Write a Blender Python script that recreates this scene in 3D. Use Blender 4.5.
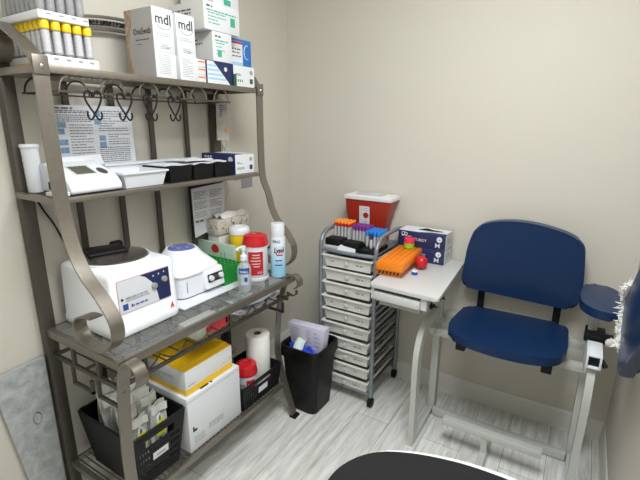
import bpy, bmesh, math, random
from mathutils import Vector as V, Matrix as MX
R = random.Random(7)
SC = bpy.context.scene
for o in list(bpy.data.objects): bpy.data.objects.remove(o)

# ------------------------------------------------------------------ camera
cd = bpy.data.cameras.new('camera'); cam = bpy.data.objects.new('camera', cd); SC.collection.objects.link(cam)
cd.sensor_fit = 'HORIZONTAL'; cd.sensor_width = 36; cd.lens = 36 * 426.47 / 640; cd.clip_start = .02
yaw, pit, rol = .554137, .263079, .00651
fw = V((-math.sin(yaw) * math.cos(pit), math.cos(yaw) * math.cos(pit), -math.sin(pit)))
rt = V((math.cos(yaw), math.sin(yaw), 0)); up = rt.cross(fw)
r2 = rt * math.cos(rol) + up * math.sin(rol); u2 = up * math.cos(rol) - rt * math.sin(rol)
m = MX((r2, u2, -fw)).transposed().to_4x4(); m.translation = (1.6318, -2.2498, 1.5)
cam.matrix_world = m; SC.camera = cam

# ------------------------------------------------------------------ world, light, exposure
W = bpy.data.worlds.new('world'); SC.world = W; W.use_nodes = True
W.node_tree.nodes['Background'].inputs[0].default_value = (.8, .85, 1, 1)
W.node_tree.nodes['Background'].inputs[1].default_value = .05
SC.view_settings.view_transform = 'Standard'; SC.view_settings.look = 'None'
SC.view_settings.gamma = 1; SC.view_settings.use_curve_mapping = False
SC.view_settings.exposure = 0.0
def area(name, loc, sx, sy, power, col=(1, .97, .92)):
    l = bpy.data.lights.new(name, 'AREA'); l.shape = 'RECTANGLE'; l.size = sx; l.size_y = sy
    l.energy = power; l.color = col
    o = bpy.data.objects.new(name, l); SC.collection.objects.link(o); o.location = loc; return o
CEIL = 2.62; LY = -1.6
area('ceiling_panel_light', (1.38, LY, CEIL - .035), .54, 1.16, 44.5, (.965, .995, 1.02))

# ------------------------------------------------------------------ materials
def lin(c):
    return tuple((x / 255 / 12.92 if x / 255 <= .04045 else ((x / 255 + .055) / 1.055) ** 2.4) for x in c)
def mat(name, rgb, rough=.5, metal=0, var=.06, scale=30, bump=0, bscale=200, alpha=1, trans=0, spec=.5, coat=0, sss=0):
    m = bpy.data.materials.new(name); m.use_nodes = True; nt = m.node_tree; b = nt.nodes['Principled BSDF']
    c = lin(rgb)
    b.inputs['Roughness'].default_value = rough; b.inputs['Metallic'].default_value = metal
    b.inputs['Specular IOR Level'].default_value = spec
    b.inputs['Coat Weight'].default_value = coat
    if trans: b.inputs['Transmission Weight'].default_value = trans
    if alpha < 1: b.inputs['Alpha'].default_value = alpha
    tc = nt.nodes.new('ShaderNodeTexCoord')
    if var:
        n = nt.nodes.new('ShaderNodeTexNoise'); n.inputs['Scale'].default_value = scale; n.inputs['Detail'].default_value = 3
        nt.links.new(tc.outputs['Object'], n.inputs['Vector'])
        mx = nt.nodes.new('ShaderNodeMixRGB')
        mx.inputs[1].default_value = (*[x * (1 - var) for x in c], 1); mx.inputs[2].default_value = (*[min(1, x * (1 + var)) for x in c], 1)
        nt.links.new(n.outputs['Fac'], mx.inputs[0]); nt.links.new(mx.outputs[0], b.inputs['Base Color'])
    else: b.inputs['Base Color'].default_value = (*c, 1)
    if bump:
        n2 = nt.nodes.new('ShaderNodeTexNoise'); n2.inputs['Scale'].default_value = bscale; n2.inputs['Detail'].default_value = 2
        nt.links.new(tc.outputs['Object'], n2.inputs['Vector'])
        bp = nt.nodes.new('ShaderNodeBump'); bp.inputs['Strength'].default_value = bump; bp.inputs['Distance'].default_value = .002
        nt.links.new(n2.outputs['Fac'], bp.inputs['Height']); nt.links.new(bp.outputs[0], b.inputs['Normal'])
    return m
def floor_mat():
    m = bpy.data.materials.new('vinyl_plank'); m.use_nodes = True; nt = m.node_tree; b = nt.nodes['Principled BSDF']; N = nt.nodes.new; L = nt.links.new
    b.inputs['Roughness'].default_value = .42
    tc = N('ShaderNodeTexCoord'); mp = N('ShaderNodeMapping'); mp.inputs['Rotation'].default_value = (0, 0, math.pi / 2); L(tc.outputs['Object'], mp.inputs[0])
    br = N('ShaderNodeTexBrick'); br.inputs['Scale'].default_value = 1; br.inputs['Brick Width'].default_value = 1.2; br.inputs['Row Height'].default_value = .18
    br.inputs['Mortar Size'].default_value = .0012; br.offset = .37
    br.inputs['Color1'].default_value = (*lin((240, 242, 240)), 1); br.inputs['Color2'].default_value = (*lin((226, 227, 224)), 1); br.inputs['Mortar'].default_value = (*lin((150, 147, 142)), 1)
    L(mp.outputs[0], br.inputs[0])
    mp2 = N('ShaderNodeMapping'); mp2.inputs['Scale'].default_value = (26, 2.8, 1); L(tc.outputs['Object'], mp2.inputs[0])
    n = N('ShaderNodeTexNoise'); n.inputs['Scale'].default_value = 1.6; n.inputs['Detail'].default_value = 7; n.inputs['Roughness'].default_value = .65; n.inputs['Distortion'].default_value = .8; L(mp2.outputs[0], n.inputs[0])
    cr = N('ShaderNodeValToRGB'); cr.color_ramp.elements[0].position = .3; cr.color_ramp.elements[0].color = (.53, .515, .49, 1); cr.color_ramp.elements[1].position = .66; cr.color_ramp.elements[1].color = (1.06, 1.06, 1.06, 1); L(n.outputs['Fac'], cr.inputs[0])
    mx = N('ShaderNodeMixRGB'); mx.blend_type = 'MULTIPLY'; mx.inputs[0].default_value = .8; L(br.outputs['Color'], mx.inputs[1]); L(cr.outputs[0], mx.inputs[2]); L(mx.outputs[0], b.inputs['Base Color'])
    return m
def marble_mat():
    m = bpy.data.materials.new('grey_marble'); m.use_nodes = True; nt = m.node_tree; b = nt.nodes['Principled BSDF']; N = nt.nodes.new; L = nt.links.new
    b.inputs['Roughness'].default_value = .3
    tc = N('ShaderNodeTexCoord'); n = N('ShaderNodeTexNoise'); n.inputs['Scale'].default_value = 22; n.inputs['Detail'].default_value = 8; n.inputs['Roughness'].default_value = .65; n.inputs['Distortion'].default_value = .5; L(tc.outputs['Object'], n.inputs[0])
    cr = N('ShaderNodeValToRGB'); cr.color_ramp.elements[0].position = .34; cr.color_ramp.elements[0].color = (*lin((146, 151, 152)), 1); cr.color_ramp.elements[1].position = .62; cr.color_ramp.elements[1].color = (*lin((182, 186, 186)), 1)
    L(n.outputs['Fac'], cr.inputs[0]); L(cr.outputs[0], b.inputs['Base Color']); return m
def brushed(name, rgb, rough):
    m = mat(name, rgb, rough, .75, .12, 60); return m
def emit(name, rgb, s):
    m = bpy.data.materials.new(name); m.use_nodes = True; b = m.node_tree.nodes['Principled BSDF']
    b.inputs['Base Color'].default_value = (*lin(rgb), 1); b.inputs['Emission Color'].default_value = (*lin(rgb), 1); b.inputs['Emission Strength'].default_value = s; return m

WALL = mat('cream_wall_paint', (207, 203, 192), .62, 0, .012, 3, .18, 260)
CEILM = mat('ceiling_white', (232, 230, 225), .9, 0, .02, 8)
BASE = mat('baseboard_vinyl', (222, 221, 216), .5, 0, .02, 5)
FLOOR = floor_mat(); MARBLE = marble_mat()
PEWTER = brushed('pewter_metal', (136, 130, 121), .4)
PEWTER2 = brushed('pewter_dark', (92, 87, 81), .48)
BLACKIRON = mat('black_iron', (14, 13, 13), .45, .0)
GREYTUBE = mat('grey_powder_coat', (132, 138, 147), .35, .3)
CHROME = mat('chrome', (205, 205, 205), .18, 1, 0)
GLASS = None
WHITE = mat('white_plastic', (221, 225, 231), .35, 0, .015)
CENTW = mat('centrifuge_white', (240, 243, 249), .35, 0, .015)
WHITE2 = mat('white_card', (221, 224, 228), .65, 0, .02)
OFFW = mat('off_white_card', (214, 213, 210), .65, 0, .03)
GREYCARD = mat('grey_card', (176, 174, 171), .6, 0, .05, 12)
BEIGECARD = mat('beige_print', (170, 148, 122), .6, 0, .75, 75)
BLACK = mat('black_plastic', (20, 20, 22), .5, 0, .1, spec=.25)
BLACKF = mat('black_fabric', (13, 14, 16), .8, 0, .15, 150, .3, 900)
DARKGREY = mat('dark_grey', (66, 66, 68), .55)
GREY = mat('grey_plastic', (150, 150, 150), .5)
LGREY = mat('light_grey_laminate', (205, 206, 205), .4, 0, .02)
FRAMEW = mat('grey_white_powder_coat', (190, 193, 188), .38, 0, .03)
NAVYV = mat('navy_vinyl', (20, 46, 84), .3, 0, .08, 25, .1, 420, spec=.28)
NAVY = mat('navy_print', (30, 41, 88), .5, 0, .06)
BLUEP = mat('blue_print', (35, 72, 165), .5)
SKYB = mat('light_blue_print', (150, 200, 226), .45)
TEAL = mat('teal_print', (62, 170, 140), .5)
GREEN = mat('green_plastic', (16, 138, 48), .35, 0, .08)
DGREEN = mat('dark_green_print', (22, 92, 52), .5)
RED = mat('red_plastic', (196, 28, 38), .3)
REDP = mat('red_print', (190, 32, 42), .5)
DRED = mat('sharps_red', (158, 42, 22), .35, 0, .05)
ORANGE = mat('orange_plastic', (236, 132, 18), .4)
ORCAP = mat('orange_cap', (250, 150, 50), .4)
YELLOW = mat('yellow_plastic', (242, 205, 28), .4, 0, .05)
YELP = mat('yellow_print', (247, 196, 20), .5)
PURPLE = mat('purple_cap', (122, 42, 140), .4)
BLUECAP = mat('blue_cap', (25, 130, 220), .4)
PINK = mat('pink_tape', (232, 54, 92), .55)
LIME = mat('lime_tape', (150, 200, 40), .55)
CORAL = mat('coral_red', (226, 70, 82), .45)
MINT = mat('mint_card', (178, 200, 182), .6)
GLOVE = mat('blue_nitrile', (48, 76, 200), .4, 0, .15, 40)
LILAC = mat('lilac_card', (206, 204, 224), .6)
INK = mat('ink_grey', (92, 92, 96), .7, 0, 0)
INKL = mat('ink_light', (152, 153, 158), .7, 0, 0)
INKB = mat('ink_black', (30, 30, 36), .6, 0, 0)
INKBL = mat('ink_blue', (44, 80, 150), .6, 0, 0)
TUBEG = mat('clear_tube_plastic', (168, 168, 170), .22, 0, .25, 70, alpha=.72)
TUBEW = mat('tube_paper_label', (190, 190, 194), .5, 0, .3, 240)
SMOKE = mat('smoked_plastic', (70, 66, 64), .12, 0, .05, coat=.5, alpha=.88)
CLEARB = mat('clear_bottle', (214, 222, 228), .1, 0, 0, alpha=.42)
BAGM = mat('clear_film', (232, 234, 230), .16, 0, .16, 45, .5, 60, alpha=.62)
IVM = mat('iv_bag_film', (206, 202, 190), .2, 0, .2, 60, alpha=.6)
PAPER = mat('paper', (214, 217, 224), .8, 0, .02)
PAPERW = mat('wrapped_paper', (222, 222, 216), .5, 0, .1, 90)
TOWEL = mat('paper_towel', (240, 240, 238), .9, 0, .03, 120, .5, 400)
FLORAL = mat('floral_print', (196, 190, 178), .6, 0, .3, 60)
BLUELID = mat('blue_clear_lid', (96, 112, 180), .15, 0, .3, 40, coat=.4)
PHOTO = mat('photo_print', (120, 150, 180), .5, 0, .7, 110)
MESHG = mat('grey_screen', (84, 81, 68), .15, 0, .35, 60)
LIGHTM = emit('lamp_diffuser', (255, 250, 240), 2.0)
def glass_mat():
    m = bpy.data.materials.new('clear_glass'); m.use_nodes = True; nt = m.node_tree
    b = nt.nodes['Principled BSDF']; b.inputs['Base Color'].default_value = (.35, .37, .37, 1); b.inputs['Roughness'].default_value = .05
    b.inputs['Alpha'].default_value = .2; b.inputs['Specular IOR Level'].default_value = .6; return m
GLASS = glass_mat()

# ------------------------------------------------------------------ mesh helpers
class B:
    def __init__(s): s.bm = bmesh.new()
    def _bev(s, vs, bev, seg):
        if bev <= 0: return
        es = {e for v in vs for e in v.link_edges}
        bmesh.ops.bevel(s.bm, geom=list(es), offset=bev, segments=seg, affect='EDGES', profile=.5)
    def hexa(s, p, bev=0, seg=2):          # 8 points: bottom loop of 4, top loop of 4
        v = [s.bm.verts.new(q) for q in p]
        for f in ((3, 2, 1, 0), (4, 5, 6, 7), (0, 1, 5, 4), (1, 2, 6, 5), (2, 3, 7, 6), (3, 0, 4, 7)): s.bm.faces.new([v[i] for i in f])
        s._bev(v, bev, seg); return s
    def box(s, x0, x1, y0, y1, z0, z1, bev=0, seg=2):
        return s.hexa([(x0, y0, z0), (x1, y0, z0), (x1, y1, z0), (x0, y1, z0), (x0, y0, z1), (x1, y0, z1), (x1, y1, z1), (x0, y1, z1)], bev, seg)
    def fbox(s, F, a0, a1, b0, b1, c0, c1, bev=0, seg=2):
        p = [(a0, b0, c0), (a1, b0, c0), (a1, b1, c0), (a0, b1, c0), (a0, b0, c1), (a1, b0, c1), (a1, b1, c1), (a0, b1, c1)]
        return s.hexa([F @ V(q) for q in p], bev, seg)
    def rings(s, loops, closed=False, caps=True):
        L = [[s.bm.verts.new(p) for p in l] for l in loops]; n = len(L[0]); k = len(L)
        for i in range(k if closed else k - 1):
            A, C = L[i], L[(i + 1) % k]
            for j in range(n): s.bm.faces.new((A[j], A[(j + 1) % n], C[(j + 1) % n], C[j]))
        if caps and not closed:
            s.bm.faces.new(L[0][::-1]); s.bm.faces.new(L[-1])
        return s
    def lathe(s, c, prof, n=24, axis=None, caps=True):
        c = V(c); F = frame_of(axis) if axis else MX.Identity(3)
        return s.rings([[c + F @ V((r * math.cos(2 * math.pi * j / n), r * math.sin(2 * math.pi * j / n), z)) for j in range(n)] for r, z in prof], caps=caps)
    def cyl(s, p0, p1, r, r1=None, n=16):
        p0, p1 = V(p0), V(p1); d = p1 - p0
        return s.lathe(p0, [(r, 0), (r if r1 is None else r1, d.length)], n, d)
    def tube(s, pts, r, n=8, closed=False):
        pts = [V(p) for p in pts]; k = len(pts); loops = []; nrm = None
        for i in range(k):
            a = pts[i - 1] if (i or closed) else pts[0]; b = pts[(i + 1) % k] if (i < k - 1 or closed) else pts[-1]
            t = (b - a).normalized()
            if nrm is None: nrm = t.orthogonal().normalized()
            nrm = (nrm - t * nrm.dot(t)).normalized(); bn = t.cross(nrm)
            loops.append([pts[i] + (nrm * math.cos(2 * math.pi * j / n) + bn * math.sin(2 * math.pi * j / n)) * r for j in range(n)])
        return s.rings(loops, closed)
    def strip(s, pts, ax, w, t):           # flat bar swept along pts: w along ax, t across
        pts = [V(p) for p in pts]; ax = V(ax).normalized(); loops = []
        for i, p in enumerate(pts):
            d = (pts[min(i + 1, len(pts) - 1)] - pts[max(i - 1, 0)]).normalized(); nn = d.cross(ax).normalized()
            loops.append([p + ax * (a * w / 2) + nn * (c * t / 2) for a, c in ((-1, -1), (1, -1), (1, 1), (-1, 1))])
        return s.rings(loops)
    def prism(s, poly, F, c0, c1, bev=0, seg=3):
        a = [s.bm.verts.new(F @ V((x, y, c0))) for x, y in poly]; b = [s.bm.verts.new(F @ V((x, y, c1))) for x, y in poly]; n = len(a)
        fs = [s.bm.faces.new(a[::-1]), s.bm.faces.new(b)] + [s.bm.faces.new((a[i], a[(i + 1) % n], b[(i + 1) % n], b[i])) for i in range(n)]
        if bev:
            es = {e for f in fs[:2] for e in f.edges}
            bmesh.ops.bevel(s.bm, geom=list(es), offset=bev, segments=seg, affect='EDGES', profile=.5)
        return s
    def grid(s, c00, c10, c11, c01, us, vs, hole, th):   # plate with rectangular holes, us/vs are cut positions 0..1
        c00, c10, c11, c01 = map(V, (c00, c10, c11, c01)); bm = bmesh.new()
        P = [[bm.verts.new((c00 * (1 - u) + c10 * u) * (1 - v) + (c01 * (1 - u) + c11 * u) * v) for v in vs] for u in us]
        for i in range(len(us) - 1):
            for j in range(len(vs) - 1):
                if not hole(i, j): bm.faces.new((P[i][j], P[i + 1][j], P[i + 1][j + 1], P[i][j + 1]))
        bm.normal_update()
        bmesh.ops.solidify(bm, geom=bm.faces[:], thickness=th)
        bmesh.ops.delete(bm, geom=[v for v in bm.verts if not v.link_faces], context='VERTS')
        me = bpy.data.meshes.new('t'); bm.to_mesh(me); s.bm.from_mesh(me); bpy.data.meshes.remove(me); bm.free(); return s
    def surf(s, f, nu, nv, th=0):
        P = [[s.bm.verts.new(f(i / nu, j / nv)) for j in range(nv + 1)] for i in range(nu + 1)]
        fs = [s.bm.faces.new((P[i][j], P[i + 1][j], P[i + 1][j + 1], P[i][j + 1])) for i in range(nu) for j in range(nv)]
        if th:
            for q in fs: q.normal_update()
            bmesh.ops.solidify(s.bm, geom=fs, thickness=th)
        return s
def frame_of(d):
    z = V(d).normalized(); x = z.orthogonal().normalized(); return MX((x, z.cross(x), z)).transposed()
def FR(o, u, v):
    u = V(u).normalized(); v = V(v).normalized(); n = u.cross(v).normalized(); m = MX((u, v, n)).transposed().to_4x4(); m.translation = V(o); return m
def FX(x, y=0, z=0): return FR((x, y, z), (0, 1, 0), (0, 0, 1))      # face looking to +X: a = +Y, b = +Z
def FY(y, x=0, z=0): return FR((x, y, z), (1, 0, 0), (0, 0, 1))      # face looking to -Y: a = +X, b = +Z
def FZ(z, x=0, y=0): return FR((x, y, z), (1, 0, 0), (0, 1, 0))
def rounded(pts, r, n=5):
    out = []; k = len(pts)
    for i in range(k):
        p = V(pts[i]).to_2d() if len(pts[i]) > 2 else V(pts[i]); a = V(pts[i - 1]); b = V(pts[(i + 1) % k])
        ri = r[i] if isinstance(r, (list, tuple)) else r
        da, db = (a - p), (b - p); la, lb = da.length, db.length; ri2 = min(ri, la * .49, lb * .49)
        p0 = p + da / la * ri2; p1 = p + db / lb * ri2
        for j in range(n + 1):
            t = j / n; out.append(tuple(p0 * (1 - t) ** 2 + p * 2 * t * (1 - t) + p1 * t * t))
    return out
def spl(pts, n=8):                         # Catmull-Rom through points
    P = [V(p) for p in pts]; P = [P[0] * 2 - P[1]] + P + [P[-1] * 2 - P[-2]]; out = []
    for i in range(1, len(P) - 2):
        a, b, c, d = P[i - 1:i + 3]
        for j in range(n):
            t = j / n; out.append(.5 * ((2 * b) + (c - a) * t + (2 * a - 5 * b + 4 * c - d) * t * t + (3 * b - a - 3 * c + d) * t ** 3))
    out.append(P[-2]); return out
def obj(name, b, mt, parent=None, smooth=True, label=None):
    bm = b.bm; bmesh.ops.recalc_face_normals(bm, faces=bm.faces[:])
    off = V((0, 0, 0))
    if parent is not None: off = wloc(parent)
    else:
        vs = [v.co for v in bm.verts]
        off = V(((min(v.x for v in vs) + max(v.x for v in vs)) / 2, (min(v.y for v in vs) + max(v.y for v in vs)) / 2, min(v.z for v in vs)))
    for v in bm.verts: v.co -= off
    me = bpy.data.meshes.new(name); bm.to_mesh(me); bm.free(); me.materials.append(mt)
    if smooth:
        me.polygons.foreach_set('use_smooth', [True] * len(me.polygons)); me.set_sharp_from_angle(angle=math.radians(38))
    o = bpy.data.objects.new(name, me); SC.collection.objects.link(o)
    if parent is not None: o.parent = parent
    else: o.location = off
    if label: o['label'] = label
    return o
def wloc(o):
    l = V(o.location)
    while o.parent: o = o.parent; l += V(o.location)
    return l
def tag(o, label, cat, group=None):
    o['label'] = label; o['category'] = cat
    if group: o['group'] = group
    return o
def thing(name, label, cat, loc, group=None):
    o = bpy.data.objects.new(name, None); o.empty_display_size = .05; SC.collection.objects.link(o); o.location = loc; return tag(o, label, cat, group)
def struct(name, b, mt, smooth=False):
    o = obj(name, b, mt, None, smooth); o['kind'] = 'structure'; return o
def dup(root, loc, label=None):
    r = root.copy(); SC.collection.objects.link(r); r.location = loc
    if label: r['label'] = label
    for ch in list(root.children):
        c = ch.copy(); SC.collection.objects.link(c); c.parent = r
        for g in list(ch.children):
            d = g.copy(); SC.collection.objects.link(d); d.parent = c
    return r
def text(s, F, a, bb, size, mt, parent, align='LEFT', sx=1, lift=.0006, bold=0, name='lettering', shear=0):
    cu = bpy.data.curves.new('t', 'FONT'); cu.body = s; cu.size = size; cu.align_x = align; cu.extrude = .0002; cu.offset = bold; cu.resolution_u = 2; cu.shear = shear
    t = bpy.data.objects.new('t', cu); SC.collection.objects.link(t)
    me = bpy.data.meshes.new_from_object(t, depsgraph=bpy.context.evaluated_depsgraph_get())
    bpy.data.objects.remove(t)
    b = B(); b.bm.from_mesh(me); bpy.data.meshes.remove(me)
    for v in b.bm.verts: v.co = F @ V((a + v.co.x * sx, bb + v.co.y, lift + v.co.z))
    return obj(name, b, mt, parent, False)
def lines(b, F, a0, a1, b0, b1, n, h, fill=.95, lift=.0004):    # rows of tiny print
    for i in range(n):
        y = b1 - (b1 - b0) * (i + .5) / n; x = a0; end = a0 + (a1 - a0) * (fill if R.random() > .25 else R.uniform(.4, fill))
        while x < end:
            w = R.uniform(.6, 3) * h * 1.6; x2 = min(x + w, end)
            b.fbox(F, x, x2, y - h / 2, y + h / 2, 0, lift); x = x2 + h * .9
    return b
def panel(name, F, a0, a1, b0, b1, mt, parent, lift=.0004, label=None):
    return obj(name, B().fbox(F, a0, a1, b0, b1, 0, lift), mt, parent, False, label)
def disc(name, F, a, b, r, mt, parent, lift=.0006, n=20, r2=None):
    bb = B(); c = F @ V((a, b, 0)); nrm = (F.to_3x3() @ V((0, 0, 1)))
    bb.lathe(c, [(r, 0), (r if r2 is None else r2, lift)], n, nrm); return obj(name, bb, mt, parent)
def ring(b, F, a, bb, r, t, c=0, n=20):
    b.tube([F @ V((a + r * math.cos(2 * math.pi * i / n), bb + r * math.sin(2 * math.pi * i / n), c)) for i in range(n)], t, 6, True); return b

# ------------------------------------------------------------------ the room
XR, YF = 1.885, -3.3
struct('floor', B().box(-.1, XR + .1, YF - .1, .1, -.05, 0), FLOOR)
struct('ceiling', B().box(-.1, XR + .1, YF - .1, .1, CEIL, CEIL + .05), CEILM)
struct('wall_left', B().box(-.1, 0, YF, 0, 0, CEIL), WALL)
struct('wall_back', B().box(-.1, XR + .1, 0, .1, 0, CEIL), WALL)
struct('wall_right', B().box(XR, XR + .1, YF, 0, 0, CEIL), WALL)
struct('wall_front', B().box(-.1, XR + .1, YF - .1, YF, 0, CEIL), WALL)
def bboard(name, F, L):
    b = B(); b.prism([(0, 0), (.014, 0), (.011, .012), (.008, .095), (.004, .108), (0, .11)], F, 0, L); struct(name, b, BASE)
bboard('baseboard_back', FR((0, -.0005, 0), (0, -1, 0), (0, 0, 1)), -XR)
bboard('baseboard_left', FR((.0005, 0, 0), (1, 0, 0), (0, 0, 1)), 1.5)
bboard('baseboard_right', FR((XR - .0005, -.016, 0), (-1, 0, 0), (0, 0, 1)), -3.2)
t = thing('ceiling_light', 'flush rectangular ceiling light panel above the middle of the room', 'light', (1.38, LY, CEIL - .03))
b = B()
for a in ((1.08, 1.11, -.61, .61), (1.65, 1.68, -.61, .61), (1.11, 1.65, -.61, -.58), (1.11, 1.65, .58, .61)): b.box(a[0], a[1], LY + a[2], LY + a[3], CEIL - .03, CEIL - .001)
obj('frame', b, WHITE, t); obj('diffuser', B().box(1.11, 1.65, LY - .58, LY + .58, CEIL - .02, CEIL - .012), LIGHTM, t)

# ------------------------------------------------------------------ the baker's rack
Y0, Y1 = -1.56, -.645
ZT, ZM, ZW, ZB = 1.655, 1.272, .775, .195
rk = thing('bakers_rack', 'tall pewter metal shelving rack with scrolled posts and arched top along the left wall', 'rack', (.25, -1.1, 0))
for y in (Y0, Y1 - .02):
    obj('rear_post', B().box(.012, .05, y - .02, y + .02, 0, 1.79, .002), PEWTER2, rk)
for y in (-1.378, -1.203, -1.03, -.84):
    obj('back_bar', B().box(.022, .032, y - .011, y + .011, .2, 1.66), PEWTER2, rk)
def post_profile(y):
    arc = [(.085, 1.752), (.112, 1.742), (.118, 1.715), (.10, 1.69), (.065, 1.682), (.03, 1.70), (.018, 1.735), (.035, 1.772), (.075, 1.79), (.115, 1.782), (.165, 1.757), (.225, 1.722), (.276, 1.683), (.293, 1.645), (.294, 1.55), (.294, 1.42), (.300, 1.26), (.314, 1.175), (.342, 1.10), (.384, 1.045), (.45, .992), (.495, .942), (.507, .905), (.500, .868), (.474, .838), (.436, .817), (.373, .811), (.318, .828), (.297, .862), (.312, .896), (.355, .914), (.40, .918)]
    if y > -1: arc = [(.30 + (x - .30) * .8 if x > .30 else x - .022 * (x > .27), z) for x, z in arc]
    return [(x, y, z) for x, z in arc]
for y, nm in ((Y0, 'near'), (Y1, 'far')):
    sc = .043; yl = y; y = y - .02 if nm == 'near' else -.604; bx = .2975 if nm == 'near' else .2755
    pts = spl(post_profile(y), 7)
    o = obj('front_post', B().strip(pts, (0, 1, 0), sc, .006), PEWTER, rk)
    bk = B().box(bx, bx + .0055, y - .0215, y + .0215, 1.632, 1.684, .002); obj('bracket', bk, PEWTER, rk)
    obj('bolt', B().lathe((bx + .0055, y, 1.655), [(.008, 0), (.007, .003), (.004, .005), (.001, .006)], 12, (1, 0, 0)), CHROME, rk)
    lp = [(.560, .722), (.572, .748), (.560, .780), (.528, .792), (.496, .778), (.478, .74), (.466, .69), (.455, .60), (.444, .48), (.440, .36), (.448, .24), (.470, .12), (.500, 0.004)]
    if nm == 'far': lp = [(.510, .735), (.532, .752), (.528, .785), (.5, .797), (.468, .785), (.455, .76), (.43, .70), (.408, .6), (.395, .5), (.388, .40), (.395, .32), (.425, .2), (.472, .06), (.492, .004)]
    obj('front_leg', B().strip(spl([(x, yl + (.0 if nm == 'near' else -.012), z) for x, z in lp], 6), (0, 1, 0), .042, .007), PEWTER, rk)
    if nm == 'far': obj('foot_cap', B().box(.476, .512, yl - .034, yl + .010, 0, .014, .002), BLACK, rk)
def shelf(name, x1, ya, yb, z, h, nw, mt=PEWTER, wires=True):
    b = B()
    b.box(.05, x1, ya, ya + .02, z - h, z, .001); b.box(.05, x1, yb - .02, yb, z - h, z, .001)
    b.box(.035, .0498, ya, yb, z - h, z, .001); b.box(x1 - .018, x1, ya + .0205, yb - .0205, z - h, z, .001); b.box(.05, x1, ya, ya + .02, z - h, z, .001) if 0 else None
    o = obj(name, b, mt, rk)
    if wires:
        w = B()
        for i in range(nw):
            y = ya + .03 + (yb - ya - .06) * i / (nw - 1); w.box(.0505, x1 - .0185, y - .0022, y + .0022, z - .006, z - .001)
        obj('wire_deck', w, mt, o)
    return o
shelf('top_shelf', .283, Y0 - .02, Y1 + .005, ZT + .008, .022, 44)
shelf('middle_shelf', .285, Y0 - .03, Y1 + .01, ZM + .006, .018, 44)
wf = shelf('worktop_frame', .475, Y0 - .015, Y1 + .035, ZW + .004, .03, 2, wires=False)
obj('glass_top', B().box(.056, .456, Y0 + .006, Y1 + .014, ZW - .003, ZW + .003), GLASS, rk)
bs = shelf('bottom_shelf', .445, Y0 - .01, Y1 - .03, ZB, .022, 40)
# under-worktop bottle rack
b = B(); z = .672
b.box(.438, .45, Y0, Y1 + .02, z - .006, z + .006); b.box(.05, .06, Y0, Y1 - .02, z - .006, z + .006); b.box(.24, .248, Y0, Y1, z - .004, z + .004)
obj('bottle_rail', b, PEWTER2, rk)
b = B(); pts = []
for i in range(71):
    s = i / 70 * 7; y = Y0 + .04 + (Y1 - Y0 - .06) * i / 70; pts.append((.444, y, z + .045 - .036 * abs(math.sin(math.pi * s))))
b.tube(pts, .003, 6)
obj('bottle_cradle', b, PEWTER2, rk)
b = B()      # grid under the glass
for i in range(12):
    y = Y0 + .05 + i * .072; b.box(.06, .44, y - .002, y + .002, z - .004, z)
obj('bottle_deck', b, PEWTER2, rk)
for y in (Y0, Y1 - .02):
    b = B()
    b.box(.05, .466, y - .006, y + .006, .662, .676)
    for x in (.185, .335): b.box(x - .008, x + .008, y - .005, y + .005, .676, .748)
    for x in (.165, .32):
        b.box(x - .006, x + .006, y - .005, y + .005, .588, .662); b.box(x, x + .12, y - .005, y + .005, .588, .60); b.box(x + .108, x + .12, y - .005, y + .005, .588, .64)
    obj('fretwork', b, PEWTER2, rk)
obj('far_scroll', B().strip(spl([(.455, Y1 - .012, .70), (.49, Y1 - .012, .69), (.512, Y1 - .012, .702), (.512, Y1 - .012, .722)], 6), (0, 1, 0), .014, .005), PEWTER2, rk)
# arched top of the back
b = B()
def archpts(dz): return [(.027, y, 1.775 + dz + .112 * (1 - ((y + 1.1) / .46) ** 2)) for y in [-1.55 + i * .9 / 24 for i in range(25)]]
b.strip(archpts(0), (1, 0, 0), .018, .008); b.strip(archpts(-.042), (1, 0, 0), .018, .008); obj('arch', b, PEWTER, rk)
b = B(); P = spl(archpts(-.021), 8)
for ph in (0, math.pi): b.tube([p + V((.0035 * math.cos(i * 1.1 + ph), 0, .006 * math.sin(i * 1.1 + ph))) for i, p in enumerate(P)], .0042, 5)
obj('rope_trim', b, BLACKIRON, rk)
# stemware rack below the top shelf
b = B(); b.box(.263, .272, -1.53, -.80, 1.59, 1.597)
for y in (-1.515, -.81): b.box(.06, .268, y - .003, y + .003, 1.59, 1.596)
b.box(.06, .066, -1.53, -.80, 1.59, 1.596)
obj('stemware_rail', b, PEWTER2, rk)
for i, y in enumerate((-1.48, -1.35, -1.21, -1.094, -.978, -.852)):
    for x, mt in ((.268, PEWTER), (.063, BLACKIRON)):
        obj('stemware_arch', B().tube([(x, y + .042 * math.cos(a), 1.594 + .05 * math.sin(a)) for a in [math.pi * k / 14 for k in range(15)]], .0032, 6), mt, rk)

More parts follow.
